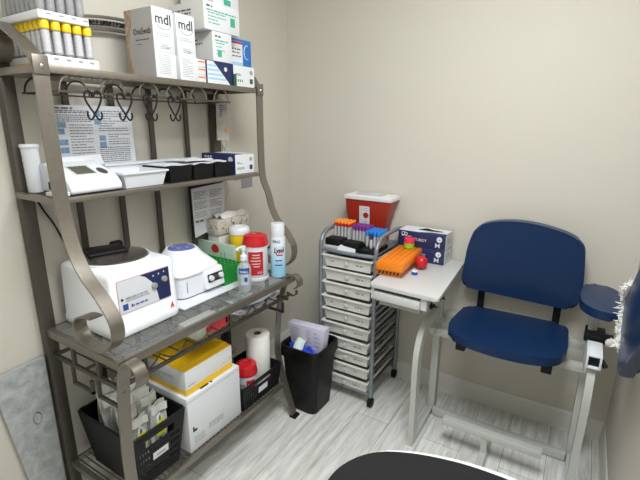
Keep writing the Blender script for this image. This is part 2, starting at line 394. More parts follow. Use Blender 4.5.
# heart hooks
pos = ('leftmost, in front of the printed sheet’s left half', '')
hl = ['black wire heart-shaped hook hanging leftmost on the rail, over the printed sheet’s left half', 'black wire heart-shaped hook second from the left, over the printed sheet’s right half', 'black wire heart-shaped hook third from the left on the rail, right of the printed sheet', 'black wire heart-shaped hook hanging rightmost on the rail']
def heart():
    b = B()
    for s in (-1, 1):
        pr = [(0, -.012), (.004, .0), (.014, .007), (.026, .003), (.031, -.008), (.027, -.024), (.012, -.046), (.0, -.060), (-.008, -.071), (-.016, -.079), (-.026, -.077), (-.031, -.066), (-.029, -.056)]
        b.tube(spl([(.2715 + .003 * s, s * y * .82, z) for y, z in pr], 5), .0033, 6)
    for v in b.bm.verts: v.co += V((0, 0, 1.592))
    return b
for y, l in zip((-1.425, -1.315, -1.213, -1.107), hl):
    b = heart()
    for v in b.bm.verts: v.co += V((.004, y, 0))
    tag(obj('heart_hook', b, BLACKIRON), l, 'hook', 'heart hooks under the top shelf')

# marble slab leaning by the wall
t = thing('marble_slab', 'tall narrow grey marble slab standing against the wall left of the rack', 'slab', (.02, -1.66, 0))
obj('slab', B().hexa([(.004, -1.685, 0), (.024, -1.685, 0), (.024, -1.59, 0), (.004, -1.59, 0), (.004, -1.76, .655), (.024, -1.76, .655), (.024, -1.585, .665), (.004, -1.585, .665)], .002), MARBLE, t)
F = FX(.0245, -1.645, .44); b = B(); b.tube([F @ V((.014 * math.cos(a), .024 * math.sin(a), .001)) for a in [i * math.pi / 10 for i in range(20)]], .0022, 6, True)
obj('metal_ring', b, CHROME, t)
# ------------------------------------------------------------------ top shelf contents
ZS = ZT + .0085
def slab_tray(nm, lab, x0, x1, y0, y1, z0, h):
    t = thing(nm, lab, 'tube tray', ((x0 + x1) / 2, (y0 + y1) / 2, z0))
    obj('foam_block', B().box(x0, x1, y0, y1, z0, z0 + h, .003), WHITE, t)
    b = B(); F = FX(x1)
    for i in range(4): b.fbox(F, y0 + .022 + i * .036, y0 + .036 + i * .036, z0 + h * .55, z0 + h * .75, 0, .0006)
    obj('slot_marks', b, GREY, t); return t
t = slab_tray('tube_tray', 'white foam tray of yellow-capped tubes directly on the top shelf', .05, .272, -1.548, -1.388, ZS, .028)
F = FY(-1.5485); panel('paper_label', F, .09, .26, ZS + .002, ZS + .026, WHITE2, t); panel('yellow_stripe', F, .09, .26, ZS + .004, ZS + .010, YELP, t, .0008)
slab_tray('tube_tray', 'white foam tray of grey capless tubes stacked above the yellow-capped tubes', .05, .272, -1.553, -1.405, 1.7865, .022)
def tubething(nm, lab, cat, grp, r, h, rc, hc, capm, bodym, loc, lab_m=None, z_lab=(.2, .75)):
    t = thing(nm, lab, cat, loc, grp); c = V(loc)
    obj('glass_body', B().lathe(c, [(r * .5, 0), (r * .9, r * .4), (r, r), (r, h)], 12), bodym, t)
    if lab_m: obj('paper_label', B().lathe(c, [(r * 1.03, h * z_lab[0]), (r * 1.03, h * z_lab[1])], 12), lab_m, t)
    if hc: obj('cap', B().lathe(c, [(rc * .96, h - .006), (rc, h - .004), (rc, h + hc - .003), (rc * .85, h + hc)], 12), capm, t)
    return t
gs = [(i, j) for i in range(2) for j in range(5)] + [(i, 0) for i in range(2, 8)]
p0 = None
for (i, j) in gs:
    loc = (.254 - i * .027, -1.532 + j * .0315, ZS + .0285)
    if p0 is None: p0 = tubething('specimen_tube', 'yellow-capped specimen tube standing in the lower white foam tray', 'tube', 'yellow-capped tubes on the top shelf', .0112, .076, .0132, .018, YELLOW, TUBEG, loc, TUBEW, (.1, .86))
    else: dup(p0, loc)
p0 = None
for (i, j) in gs:
    loc = (.254 - i * .027, -1.535 + j * .0285, 1.809)
    if p0 is None: p0 = tubething('specimen_tube', 'clear grey specimen tube standing in the upper white foam tray', 'tube', 'grey tubes in the upper tray', .0122, .16, 0, 0, None, TUBEG, loc, TUBEW, (.35, .8))
    else: dup(p0, loc)

def mdlbox(lab, x0, x1, y0, y1, tear):
    t = thing('swab_carton', lab, 'carton', ((x0 + x1) / 2, (y0 + y1) / 2, ZS)); z1 = 1.897
    obj('carton_body', B().box(x0, x1, y0, y1, ZS + .088, z1, .0012), WHITE2, t)
    obj('tear_off_base', B().box(x0, x1 + tear, y0, y1 + tear * .3, ZS, ZS + .087, .001), WHITE2, t)
    F = FX(x1 + .0003); w = y1 - y0; cx = (y0 + y1) / 2
    text('mdl', F, cx, z1 - .052, .05, INKB, t, 'CENTER', .95, bold=.0003)
    b = B(); b.tube([F @ V((cx + .03 * math.cos(a) + .003, z1 - .052 + .018 * math.sin(a), .0004)) for a in [math.pi * (1.05 + .95 * k / 12) for k in range(13)]], .0007, 4)
    obj('smile_mark', b, INK, t)
    b = B(); lines(b, F, y0 + .012, y1 - .012, z1 - .095, z1 - .08, 2, .0018); lines(b, F, cx - .018, cx + .022, z1 - .137, z1 - .117, 3, .0022, .8)
    b.fbox(F, cx - .02, cx + .028, z1 - .128, z1 - .1265, 0, .0005); b.fbox(F, cx + .006, cx + .02, z1 - .133, z1 - .13, 0, .0005)
    F2 = FX(x1 + tear + .0003); lines(b, F2, y0 + .012, y1 - .02, ZS + .012, ZS + .08, 11, .0018, .9)
    obj('small_print', b, INKL, t, False)
    return t
t = mdlbox('tall swab carton with a grey printed side, left of the two mdl cartons', .118, .272, -1.172, -1.082, .001)
F = FY(-1.1724); panel('grey_side', F, .119, .271, ZS + .001, 1.895, GREYCARD, t, .0006)
b = B(); pl = [(.119, ZS + .002)] + [(.146 + .012 * math.sin(k * .62 + 2.2), ZS + .002 + k * .0229) for k in range(11)] + [(.119, 1.893)]
b.prism(pl, F, .0006, .0011); obj('beige_wave', b, BEIGECARD, t, False)
text('OneSwab', F, .162, 1.81, .031, INKB, t, sx=.82, lift=.0012); b = B(); lines(b, FR(F @ V((0, 0, .0008)), (1, 0, 0), (0, 0, 1)), 0.175, .25, 1.785, 1.80, 1, .004); lines(b, FR(F @ V((0, 0, .0008)), (1, 0, 0), (0, 0, 1)), .18, .245, 1.772, 1.783, 1, .002); obj('small_print', b, INK, t, False)
mdlbox('narrower swab carton with an open wider base, right of the two mdl cartons', .148, .266, -1.064, -.975, .006)

t = thing('slim_carton', 'small carton stack with orange stripes between the mdl carton and navy carton', 'carton', (.2, -.945, ZS))
for k in range(3):
    z = ZS + k * .029; obj('slim_box', B().box(.1, .262, -.966, -.925, z, z + .028, .001), WHITE2, t); panel('orange_stripe', FX(.2622), -.964, -.928, z + .017, z + .023, ORANGE, t)
t = thing('supply_carton', 'navy carton with a white and light blue diagonal on the top shelf', 'carton', (.16, -.85, ZS))
obj('carton_body', B().box(.05, .266, -.922, -.773, ZS, ZS + .089, .001), NAVY, t); F = FX(.2662)
b = B(); b.prism([(-.921, ZS + .001), (-.79, ZS + .001), (-.885, ZS + .087), (-.921, ZS + .087)], F, 0, .0005); obj('white_diagonal', b, WHITE2, t, False)
b = B()
for k in range(4): b.fbox(F, -.918, -.815 - k * .019, ZS + .016 + k * .017, ZS + .023 + k * .017, .0005, .0009)
obj('blue_stripes', b, SKYB, t, False); disc('round_mark', F, -.815, ZS + .062, .009, OFFW, t)
def glovebox(lab, x0, x1, y0, y1, z0, h, grp, mark):
    t = thing('glove_box', lab, 'box', ((x0 + x1) / 2, (y0 + y1) / 2, z0), grp)
    obj('carton_body', B().box(x0, x1, y0, y1, z0, z0 + h, .001), NAVY, t)
    F = FX(x1 + .0002); w = y1 - y0
    panel('white_end', F, y0 + .001, y1 - .001, z0 + .001, z0 + h - .001, WHITE2, t)
    b = B(); lines(b, FX(x1 + .0007), y0 + .015, y0 + .05, z0 + h * .5, z0 + h * .62, 2, .003)
    for k in range(4): b.fbox(FX(x1 + .0007), y0 + .014 + k * .013, y0 + .02 + k * .013, z0 + h * .22, z0 + h * .34, 0, .0004)
    obj('small_print', b, INK, t, False)
    disc('round_seal', FX(x1 + .0006), y1 - .022, z0 + h * .72, .010, INKL, t)
    panel('size_mark', FX(x1 + .0006), y1 - .032, y1 - .012, z0 + h * .18, z0 + h * .42, mark, t)
    F2 = FY(y0 - .0002); disc('round_seal', F2, x1 - .028, z0 + h * .72, .014, OFFW, t)
    b = B(); lines(b, F2, x0 + .02, x0 + .07, z0 + h * .78, z0 + h * .92, 1, .008); obj('small_print', b, OFFW, t, False)
    panel('white_top', FZ(z0 + h + .0002), x0 + .02, x1 - .004, y0 + .06, y1 - .001, WHITE2, t)
    return t
t = glovebox('glove carton with white end and green mark at the right end of the top shelf', .053, .268, -.771, -.632, ZS, .088, None, DGREEN)
panel('green_corner', FX(.2687), -.7705, -.752, ZS + .001, ZS + .05, DGREEN, t)
def whitecarton(lab, x0, x1, y0, y1, z0, z1, tl):
    t = thing('white_carton', lab, 'carton', ((x0 + x1) / 2, (y0 + y1) / 2, z0), None)
    obj('carton_body', B().box(x0, x1, y0, y1, z0, z1, .0012), WHITE2, t); F = FX(x1 + .0003); w = y1 - y0; h = z1 - z0
    panel('grey_side', FY(y0 - .0003), x0 + .001, x1 - .001, z0 + .001, z1 - .001, OFFW, t)
    b = B(); lines(b, FY(y0 - .0008), x0 + .02, x1 - .02, z0 + h * .55, z0 + h * .8, 2, .006, .7); lines(b, F, y0 + .015, y0 + .05, z1 - h * .2, z1 - h * .1, 1, .007, .9); obj('small_print', b, INK, t, False)
    b = B(); lines(b, F, y0 + .02, y1 - w * .35, z0 + h * .2, z0 + h * .68, 4, .004, .9); lines(b, F, y0 + .015, y1 - .012, z1 - h * .34, z1 - h * .24, 1, .005); obj('teal_print', b, TEAL, t, False)
    panel('teal_square', F, *tl, TEAL, t, .0006); return t
zc = ZS + .0895
whitecarton('white carton with teal square directly on the navy carton', .10, .268, -.884, -.773, zc, zc + .113, (-.858, -.836, zc + .018, zc + .044))
whitecarton('wide white carton in the middle of the stack, teal square at right', .07, .27, -.925, -.722, zc + .114, zc + .217, (-.777, -.75, zc + .144, zc + .178))
whitecarton('topmost white carton of the stack, cut by the photo’s upper edge', .06, .25, -.85, -.70, zc + .218, zc + .33, (-.79, -.75, zc + .228, zc + .25))
t = thing('blue_carton', 'blue and white carton standing on the glove carton at the stack’s right', 'carton', (.14, -.65, ZS + .0885))
obj('carton_body', B().box(.07, .205, -.718, -.575, ZS + .0885, ZS + .212, .001), mat('bright_blue_card', (40, 118, 196), .5), t); F = FX(.2053)
panel('white_label', F, -.717, -.635, ZS + .112, ZS + .2, WHITE2, t); panel('red_band', F, -.717, -.635, ZS + .19, ZS + .199, REDP, t, .0007)
panel('light_blue_band', F, -.717, -.635, ZS + .09, ZS + .112, SKYB, t)
b = B(); lines(b, FX(.2058), -.705, -.645, ZS + .13, ZS + .175, 3, .005); obj('small_print', b, INK, t, False)
b = B(); b.tube([F @ V((-.605 + .02 * math.cos(a), ZS + .16 + .03 * math.sin(a), .0006)) for a in [1.2 + k * .35 for k in range(12)]], .002, 5); obj('white_swirl', b, WHITE2, t)

# ------------------------------------------------------------------ middle shelf contents
ZS2 = ZM + .0065
t = thing('strip_canister', 'tall white test strip canister at the near end of the middle shelf', 'canister', (.075, -1.542, ZS2))
obj('canister_body', B().lathe((.075, -1.542, ZS2), [(.0225, 0), (.0235, .002), (.0255, .145)], 24), WHITE, t)
obj('lid', B().lathe((.075, -1.542, ZS2), [(.0285, .1455), (.0285, .152), (.026, .156)], 24), WHITE, t)
F = FR((.075, -1.542, ZS2), (0, 1, 0), (0, 0, 1)); b = B()
for k in range(6): b.box(.0545, .0556, -1.568, -1.56, ZS2 + .02 + k * .02, ZS2 + .024 + k * .02)
b = B()
for k in range(6):
    a0 = -1.9; c = V((.075, -1.542, ZS2 + .02 + k * .019)); b.tube([c + V((.0252 * math.cos(a), .0252 * math.sin(a), 0)) for a in (a0, a0 + .25, a0 + .5)], .0012, 4)
obj('tick_marks', b, INKL, t)
t = thing('urine_analyzer', 'white test analyzer with a small grey screen on the middle shelf', 'analyzer', (.16, -1.44, ZS2))
prof = [(.08, .004), (.268, .004), (.272, .018), (.245, .052), (.12, .095), (.08, .09)]
b = B(); b.prism(rounded(prof, .006, 3), FR((0, -1.53, ZS2), (1, 0, 0), (0, 0, 1)), 0, -.175, .004, 2); obj('housing', b, WHITE, t)
obj('base', B().box(.09, .262, -1.525, -1.36, ZS2 + .0005, ZS2 + .005), BLACK, t)
F = FR((.245, -1.53, ZS2 + .052), (0, 1, 0), (-.125, 0, .043))
obj('screen', B().fbox(F, .05, .115, .022, .088, -.001, .0015), MESHG, t)
b = B()
for q in ((.046, .05, .018, .092), (.115, .119, .018, .092), (.05, .115, .018, .022), (.05, .115, .088, .092)): b.fbox(F, *q, 0, .0025)
obj('screen_bezel', b, LGREY, t)
b = B(); b.prism([(.146 + .015 * math.cos(a), .04 + .026 * math.sin(a)) for a in [k * math.pi / 10 for k in range(20)]], F, -.001, .001); obj('strip_recess', b, DARKGREY, t)
obj('back_flap', B().hexa([(.1, -1.5, ZS2 + .088), (.104, -1.5, ZS2 + .088), (.104, -1.31, ZS2 + .078), (.1, -1.31, ZS2 + .078), (.085, -1.5, ZS2 + .108), (.089, -1.5, ZS2 + .108), (.089, -1.31, ZS2 + .112), (.085, -1.31, ZS2 + .112)]), PAPER, t)
obj('strip_drawer', B().box(.2, .262, -1.574, -1.531, ZS2 + .001, ZS2 + .014, .002), WHITE, t)
obj('side_slot', B().box(.14, .2, -1.5325, -1.5305, ZS2 + .012, ZS2 + .036), BLACK, t)
t = thing('instruction_sheet', 'laminated instruction sheet of print and small photos behind the heart hooks', 'sheet', (.05, -1.28, 1.345))
F = FX(.046); obj('sheet', B().hexa([(.0405, -1.437, 1.345), (.0415, -1.437, 1.345), (.0415, -1.13, 1.345), (.0405, -1.13, 1.345), (.0405, -1.434, 1.562), (.0415, -1.434, 1.562), (.0415, -1.134, 1.566), (.0405, -1.134, 1.566)]), PAPER, t)
F = FX(.0418); b = B(); lines(b, F, -1.428, -1.34, 1.547, 1.558, 1, .006, 1); lines(b, F, -1.428, -1.30, 1.535, 1.547, 2, .0035)
lines(b, F, -1.385, -1.295, 1.36, 1.50, 14, .003, .95); lines(b, F, -1.425, -1.295, 1.505, 1.532, 4, .003)
lines(b, F, -1.275, -1.145, 1.47, 1.55, 9, .003); lines(b, F, -1.24, -1.145, 1.42, 1.465, 5, .003); lines(b, F, -1.28, -1.145, 1.355, 1.415, 8, .003); obj('small_print', b, INK, t, False)
b = B()
for z, w in ((1.485, .03), (1.463, .022), (1.425, .03), (1.397, .03), (1.36, .026)): obj('photo', B().fbox(F, -1.426, -1.426 + w, z, z + .02, 0, .0005), PHOTO, t, False)
for a, z in ((-1.29, 1.525), (-1.29, 1.497), (-1.277, 1.437), (-1.277, 1.413)): obj('photo', B().fbox(F, a, a + .026, z, z + .02, 0, .0005), PHOTO, t, False)
def opentray(nm, lab, cat, x0, x1, y0, y1, z0, h, mt, fl=.012, th=.003, rim=.006, grp=None):
    t = thing(nm, lab, cat, ((x0 + x1) / 2, (y0 + y1) / 2, z0), grp); b = B(); f = fl
    lo = [(x0 + f, y0 + f), (x1 - f, y0 + f), (x1 - f, y1 - f), (x0 + f, y1 - f)]; hi = [(x0, y0), (x1, y0), (x1, y1), (x0, y1)]
    def ins(q, d): cx, cy = (x0 + x1) / 2, (y0 + y1) / 2; return [(x + (d if x < cx else -d), y + (d if y < cy else -d)) for x, y in q]
    b.rings([[V((x, y, z0)) for x, y in lo], [V((x, y, z0 + h - .006)) for x, y in hi], [V((x, y, z0 + h - .006)) for x, y in ins(hi, -rim)], [V((x, y, z0 + h)) for x, y in ins(hi, -rim)], [V((x, y, z0 + h)) for x, y in ins(hi, th)], [V((x, y, z0 + th)) for x, y in ins(lo, th)]])
    obj('tray_body', b, mt, t, False); return t
opentray('white_tray', 'deep white plastic tray right of the white analyzer', 'tray', .105, .27, -1.345, -1.165, ZS2, .056, WHITE)
opentray('white_tray', 'long shallow white tray with perforated rim behind the other trays', 'tray', .05, .096, -1.30, -.96, ZS2, .074, WHITE, .004)
bl = ['open black bin next to the white tray on the middle shelf', 'open black bin second from the white tray', 'open black bin beside the glove carton on the middle shelf']
for k in range(3):
    y = -1.148 + k * .119; opentray('black_bin', bl[k], 'bin', .1, .264, y + .004, y + .113, ZS2, .06, BLACK, .004, .003, .001, 'black bins on the middle shelf')
pk = ['white paper-wrapped packet lying across the left black bin', 'white paper-wrapped packet lying over the middle black bin', 'crinkled white packet lying on top over the middle and right black bins', 'flat white packet lying furthest right on the black bins']
for k, (y0, y1, x0, x1, z) in enumerate(((-1.15, -1.02, .11, .24, .062), (-1.017, -.92, .10, .255, .0625), (-1.05, -.90, .12, .25, .075), (-.915, -.82, .12, .25, .0625))):
    b = B(); ph = k * 1.7
    b.surf(lambda u, v: V((x0 + (x1 - x0) * u, y0 + (y1 - y0) * v, ZS2 + z + .004 + .0028 * math.sin(9 * u + ph) * math.sin(7 * v + ph))), 10, 10, .004)
    tag(obj('paper_packet', b, PAPER), pk[k], 'packet', 'paper packets on the black bins')
t = glovebox('glove carton with navy side and white end at the right end of the middle shelf', .053, .266, -.782, -.652, ZS2, .09, None, NAVY)
# iv bag
t = thing('iv_bag', 'clear IV bag with tubing hanging by the far rear post', 'bag', (.07, -.65, 1.40))
b = B(); b.surf(lambda u, v: V((.068 + .012 * math.sin(math.pi * u) * math.sin(math.pi * min(v * 1.2, 1)), -.692 + .082 * u + (.012 * (1 - v) * (.5 - u)), 1.615 - .19 * v)), 8, 12, .006); obj('bag_film', b, IVM, t)
F = FX(.0835); b = B(); lines(b, F, -.675, -.63, 1.535, 1.595, 6, .005); obj('small_print', b, INKBL, t, False)
disc('amber_port', F, -.635, 1.475, .009, mat('amber', (214, 150, 30), .4), t, .003)
obj('tubing', B().tube(spl([(.075, -.655, 1.425), (.085, -.66, 1.40), (.08, -.645, 1.385), (.07, -.65, 1.372)], 6), .005, 8), IVM, t)
obj('hanger_hook', B().tube(spl([(.07, -.65, 1.612), (.066, -.652, 1.632), (.06, -.66, 1.645)], 5), .002, 6), CHROME, t)
for k, (y0, y1, z0, z1, l) in enumerate(((-.515, -.455, 1.203, 1.222, 'short grey tape strip stuck to the wall under the middle shelf'), (-.455, -.362, 1.153, 1.218, 'square grey tape patch stuck to the wall right of the rack'))):
    tag(obj('wall_tape', B().box(.0006, .0016, y0, y1, z0, z1), GREY), l, 'tape')
t = thing('wall_notice', 'black-backed printed notice hanging on the rack’s rear post below the middle shelf', 'notice', (.055, -.74, .97))
obj('backing_board', B().box(.053, .058, -.875, -.668, .972, 1.225), BLACK, t)
obj('paper_sheet', B().hexa([(.0585, -.862, .966), (.0595, -.862, .966), (.0595, -.66, 1.0), (.0585, -.66, 1.0), (.0585, -.868, 1.205), (.0595, -.868, 1.205), (.0595, -.645, 1.215), (.0585, -.645, 1.215)]), PAPER, t)
F = FX(.0598); b = B()
for a in (-.855, -.755): lines(b, F, a, a + .09, 1.15, 1.19, 6, .0025); lines(b, F, a, a + .085, 1.1, 1.14, 5, .0025); lines(b, F, a, a + .08, 1.06, 1.09, 3, .0025)
lines(b, F, -.852, -.80, 1.035, 1.05, 1, .009); obj('small_print', b, INK, t, False)
tag(obj('wire_loop', B().tube(spl([(.006, -.655, 1.235), (.004, -.59, 1.22), (.004, -.56, 1.17), (.004, -.575, 1.12), (.006, -.63, 1.095)], 6), .0012, 5), LGREY), 'thin pale wire looping on the wall right of the notice', 'wire')
tag(obj('power_cable', B().tube(spl([(.0145, -1.525, 1.262), (.0120, -1.50, 1.2), (.016, -1.474, 1.144), (.016, -1.447, 1.062), (.012, -1.42, .99), (.013, -1.40, .85), (.02, -1.395, .81)], 6), .0035, 6), BLACK), 'black power cable hanging behind the rack below the analyzer', 'cable')

# ------------------------------------------------------------------ worktop contents
ZK = ZW + .0045
t = thing('centrifuge', 'large white centrifuge with smoked round lid at the near end of the worktop', 'centrifuge', (.2, -1.35, ZK))
o2 = rounded([(.040, -1.50), (.352, -1.50), (.352, -1.238), (.33, -1.215), (.040, -1.215)], [.02, .012, .03, .03, .02], 4)
b = B(); n = len(o2); cx, cy = .2, -1.352
def sc(p, s, z): return V((cx + (p[0] - cx) * s, cy + (p[1] - cy) * s, z))
b.rings([[sc(p, 1.0, ZK + .004) for p in o2], [sc(p, 1.02, ZK + .012) for p in o2], [sc(p, 1.02, ZK + .03) for p in o2], [sc(p, 1, ZK + .035) for p in o2], [sc(p, .975, ZK + .215) for p in o2], [sc(p, .96, ZK + .226) for p in o2], [sc(p, .92, ZK + .233) for p in o2], [sc(p, .80, ZK + .240) for p in o2]]); obj('housing', b, CENTW, t)
b = B()
for x in (.09, .30):
    for y in (-1.45, -1.26): b.cyl((x, y, ZK), (x, y, ZK + .008), .012)
obj('rubber_feet', b, BLACK, t)
lc = V((.178, -1.36, ZK + .2405))
obj('lid_ring', B().lathe(lc, [(.128, -.004), (.128, .003), (.124, .006), (.120, .004), (.119, -.004)], 40), WHITE, t)
obj('lid', B().lathe(lc, [(.119, .0), (.115, .010), (.08, .017), (.03, .019), (.001, .0195)], 40), SMOKE, t)
b = B(); b.hexa([lc + V(q) for q in ((-.10, -.05, .014), (.0, -.095, .014), (.045, .03, .016), (-.05, .06, .018), (-.10, -.05, .032), (.0, -.095, .03), (.045, .03, .034), (-.05, .06, .034))], .006, 3); obj('lid_handle', b, BLACK, t)
obj('lid_latch', B().hexa([lc + V(q) for q in ((-.115, .05, .01), (-.085, .05, .01), (-.085, .10, .01), (-.115, .10, .01), (-.112, .055, .03), (-.09, .055, .03), (-.09, .095, .03), (-.112, .095, .03))], .004), BLACK, t)
F = FR((.3520, -1.48, ZK + .04), (0, 1, 0), (-.028, 0, 1)); F = FR(F @ V((0, 0, .0008)), (0, 1, 0), (-.028, 0, 1))
def rr(a0, a1, b0, b1, r): return rounded([(a0, b0), (a1, b0), (a1, b1), (a0, b1)], r, 4)
b = B(); b.prism(rr(.008, .222, .048, .168, .008), F, 0, .0008); obj('panel_border', b, REDP, t, False)
b = B(); b.prism(rr(.0095, .2205, .0495, .1665, .008), F, .0004, .0012); obj('panel', b, PAPER, t, False)
b = B(); b.prism([(.098, .166), (.12, .155), (.145, .128), (.162, .09), (.168, .0505), (.22, .0505), (.22, .166)], F, .0004, .0016); obj('panel_navy', b, NAVY, t, False)
for a, c in ((.152, .112), (.196, .125)): obj('knob', B().lathe(F @ V((a, c, .0014)), [(.0115, 0), (.0115, .006), (.009, .010), (.001, .0105)], 16, F.to_3x3() @ V((0, 0, 1))), GREY, t)
b = B()
for a, c in ((.15, .146), (.173, .148), (.196, .15)): b.fbox(F, a, a + .005, c, c + .006, .0016, .002)
obj('white_icons', b, OFFW, t, False); b = B(); lines(b, FR(F @ V((0, 0, .001)), (0, 1, 0), (0, 0, 1)), .034, .125, .098, .106, 1, .005, 1); lines(b, FR(F @ V((0, 0, .001)), (0, 1, 0), (0, 0, 1)), .034, .13, .09, .095, 1, .0025, 1); obj('small_print', b, INKL, t, False)
disc('black_dot', F, .022, .1, .005, INKB, t, .0018); panel('blue_square', F, .022, .042, .06, .082, INKBL, t, .0018)
b = B(); lines(b, FR(F @ V((0, 0, .001)), (0, 1, 0), (0, 0, 1)), .06, .118, .066, .072, 1, .005, 1); b.fbox(F, .054, .06, .064, .075, .0012, .0016); obj('blue_print', b, INKBL, t, False)
text('A', F, .222, .002, .032, mat('orange_red_mark', (235, 70, 40), .5), t, 'CENTER', .7, .0016, .0012)
# white pad
tag(obj('white_mat', B().box(.06, .345, -1.198, -.845, ZK, ZK + .007, .002), WHITE), 'flat white tray mat under the small centrifuge and green rack', 'mat')
ZN = ZK + .0075
t = thing('centrifuge', 'small white centrifuge with blue clear lid and two white knobs', 'centrifuge', (.17, -1.045, ZN))
def sqr(cx, cy, hx, hy, e, z, n=40):
    out = []
    for k in range(n):
        a = 2 * math.pi * k / n; c, s = math.cos(a), math.sin(a)
        out.append(V((cx + hx * math.copysign(abs(c) ** e, c), cy + hy * math.copysign(abs(s) ** e, s), z)))
    return out
b = B(); b.rings([sqr(.17, -1.045, .112, .108, .35, ZN + .006), sqr(.17, -1.045, .116, .112, .35, ZN + .02), sqr(.17, -1.045, .118, .114, .35, ZN + .098)]); obj('base', b, CENTW, t)
obj('foot_shadow_gap', B().rings([sqr(.17, -1.045, .104, .1, .35, ZN), sqr(.17, -1.045, .104, .1, .35, ZN + .0065)]), BLACK, t).name = 'base_gap_shade'  # black slab put in as the shadow gap under the base
b = B(); b.rings([sqr(.17, -1.045, .122, .118, .35, ZN + .0985), sqr(.17, -1.045, .126, .122, .37, ZN + .104), sqr(.17, -1.045, .125, .121, .4, ZN + .116), sqr(.172, -1.045, .108, .106, .62, ZN + .138), sqr(.175, -1.047, .086, .086, .9, ZN + .165), sqr(.178, -1.05, .070, .070, 1, ZN + .19), sqr(.178, -1.05, .064, .064, 1, ZN + .196), sqr(.178, -1.05, .058, .058, 1, ZN + .194)]); obj('domed_cover', b, CENTW, t)
obj('lid', B().lathe((.178, -1.05, ZN + .1945), [(.058, -.002), (.057, .003), (.04, .008), (.001, .010)], 32), BLUELID, t)
b = B()
for k in range(6): a = k * math.pi / 3; b.lathe((.178 + .034 * math.cos(a), -1.05 + .034 * math.sin(a), ZN + .2015), [(.010, -.003), (.010, .003), (.006, .0045)], 10)
obj('rotor_cups', b, mat('grey_violet', (140, 130, 150), .3), t)
b = B(); b.hexa([(.27, -1.04, ZN + .018), (.312, -1.036, ZN + .018), (.312, -.928, ZN + .018), (.27, -.934, ZN + .018), (.27, -1.045, ZN + .108), (.298, -1.041, ZN + .104), (.298, -.928, ZN + .104), (.27, -.932, ZN + .108)], .008, 3); obj('control_block', b, CENTW, t)
F = FR((.3125, -1.036, ZN + .018), (0, 1, .0), (-.014, 0, .086)); F = FR(F @ V((0, 0, .0006)), (0, 1, 0), (-.014, 0, .086))
b = B(); b.prism(rr(.010, .098, .030, .066, .004), F, 0, .0012); obj('black_strip', b, INKB, t, False); panel('display', F, .042, .066, .038, .058, DARKGREY, t, .0018)
for a in (.026, .083): obj('knob', B().lathe(F @ V((a, .048, .0012)), [(.0125, 0), (.0125, .006), (.010, .012), (.001, .0125)], 20, F.to_3x3() @ V((0, 0, 1))), WHITE, t)
b = B()
for k in range(8): b.box(.2905, .2915, -1.125, -1.121, ZN + .03 + k * .006, ZN + .034 + k * .006)
for v in b.bm.verts: v.co.x -= .006
obj('vent_marks', b, GREY, t, False)
# green tube rack
def tuberack(nm, lab, cat, c, ux, L, Wd, zs, mt, nu, nv, grp=None, posts=True, slot=False):
    ux = V(ux).normalized(); uy = V((-ux.y, ux.x, 0)); c = V(c); t = thing(nm, lab, cat, c, grp)
    def q(a, bb, z): return c + ux * a + uy * bb + V((0, 0, z))
    us = [0]; vs = [0]
    for i in range(nu): p = 1 / nu; us += [p * i + p * .18, p * i + p * .82]
    for i in range(nv): p = 1 / nv; vs += [p * i + p * (.18 if not slot else .07), p * i + p * (.82 if not slot else .93)]
    us.append(1); vs.append(1)
    for z in zs:
        b = B(); b.grid(q(-L / 2, -Wd / 2, z), q(L / 2, -Wd / 2, z), q(L / 2, Wd / 2, z), q(-L / 2, Wd / 2, z), us, vs, lambda i, j: i % 2 == 1 and j % 2 == 1, .003)
        obj('plate', b, mt, t, False)
    F = FR(c, ux, uy); lo, hi = 0, zs[-1] + .001
    for s in (-1, 1):
        obj('end_panel', B().fbox(F, s * L / 2 - .002, s * L / 2 + .002, -Wd / 2, Wd / 2, lo, hi, .0005), mt, t, False)
        for z0, z1 in ((zs[-1] - .022, hi), (lo, .02)): obj('side_rail', B().fbox(F, -L / 2, L / 2, s * Wd / 2 - .0015, s * Wd / 2 + .0015, z0, z1), mt, t, False)
    return t
tuberack('test_tube_rack', 'bright green plastic test tube rack right of the small centrifuge', 'tube rack', (.175, -.866, ZN), (1, 0, 0), .25, .118, (.018, .050, .082), GREEN, 10, 5)
t = thing('mint_carton', 'pale mint green carton with a red shape behind the green rack', 'carton', (.13, -.797, ZK))
obj('carton_body', B().box(.008, .255, -.803, -.790, ZK, .940, .001), MINT, t); F = FY(-.8032)
b = B(); b.prism([(.128 + .026 * math.cos(a), .905 + .022 * math.sin(a) * (1.2 if math.sin(a) > 0 else .8)) for a in [k * math.pi / 9 for k in range(18)]], F, 0, .0005); obj('red_shape', b, REDP, t, False)
b = B()
for x in (.165, .19): b.fbox(F, x, x + .0025, .84, .90, 0, .0005)
obj('thin_lines', b, INKBL, t, False)
# tissue box over a plain white box
tag(obj('white_box', B().box(.054, .13, -.775, -.60, ZK, .972, .001), OFFW), 'plain white box under the floral tissue box', 'box')
t = thing('tissue_box', 'open floral-print tissue box on the plain white box', 'tissue box', (.09, -.70, .9725))
b = B(); b.box(.053, .140, -.786, -.56, .9725, 1.045, .0015); obj('carton_body', b, FLORAL, t)
b = B()
for k in range(34):
    s = R.random()
    if s < .35: F = FY(-.7864); a = R.uniform(.062, .132); c = R.uniform(.980, 1.038)
    else: F = FX(.1404); a = R.uniform(-.775, -.57); c = R.uniform(.980, 1.038)
    th = R.uniform(0, 6); l = R.uniform(.006, .014); ca, sa = math.cos(th), math.sin(th)
    b.prism([(a + l * ca * x - l * .35 * sa * y, c + l * sa * x + l * .35 * ca * y) for x, y in ((-1, 0), (-.3, .8), (.5, .7), (1, 0), (.4, -.8), (-.4, -.7))], F, 0, .0004)
obj('leaf_print', b, mat('taupe_print', (142, 132, 116), .6), t, False)
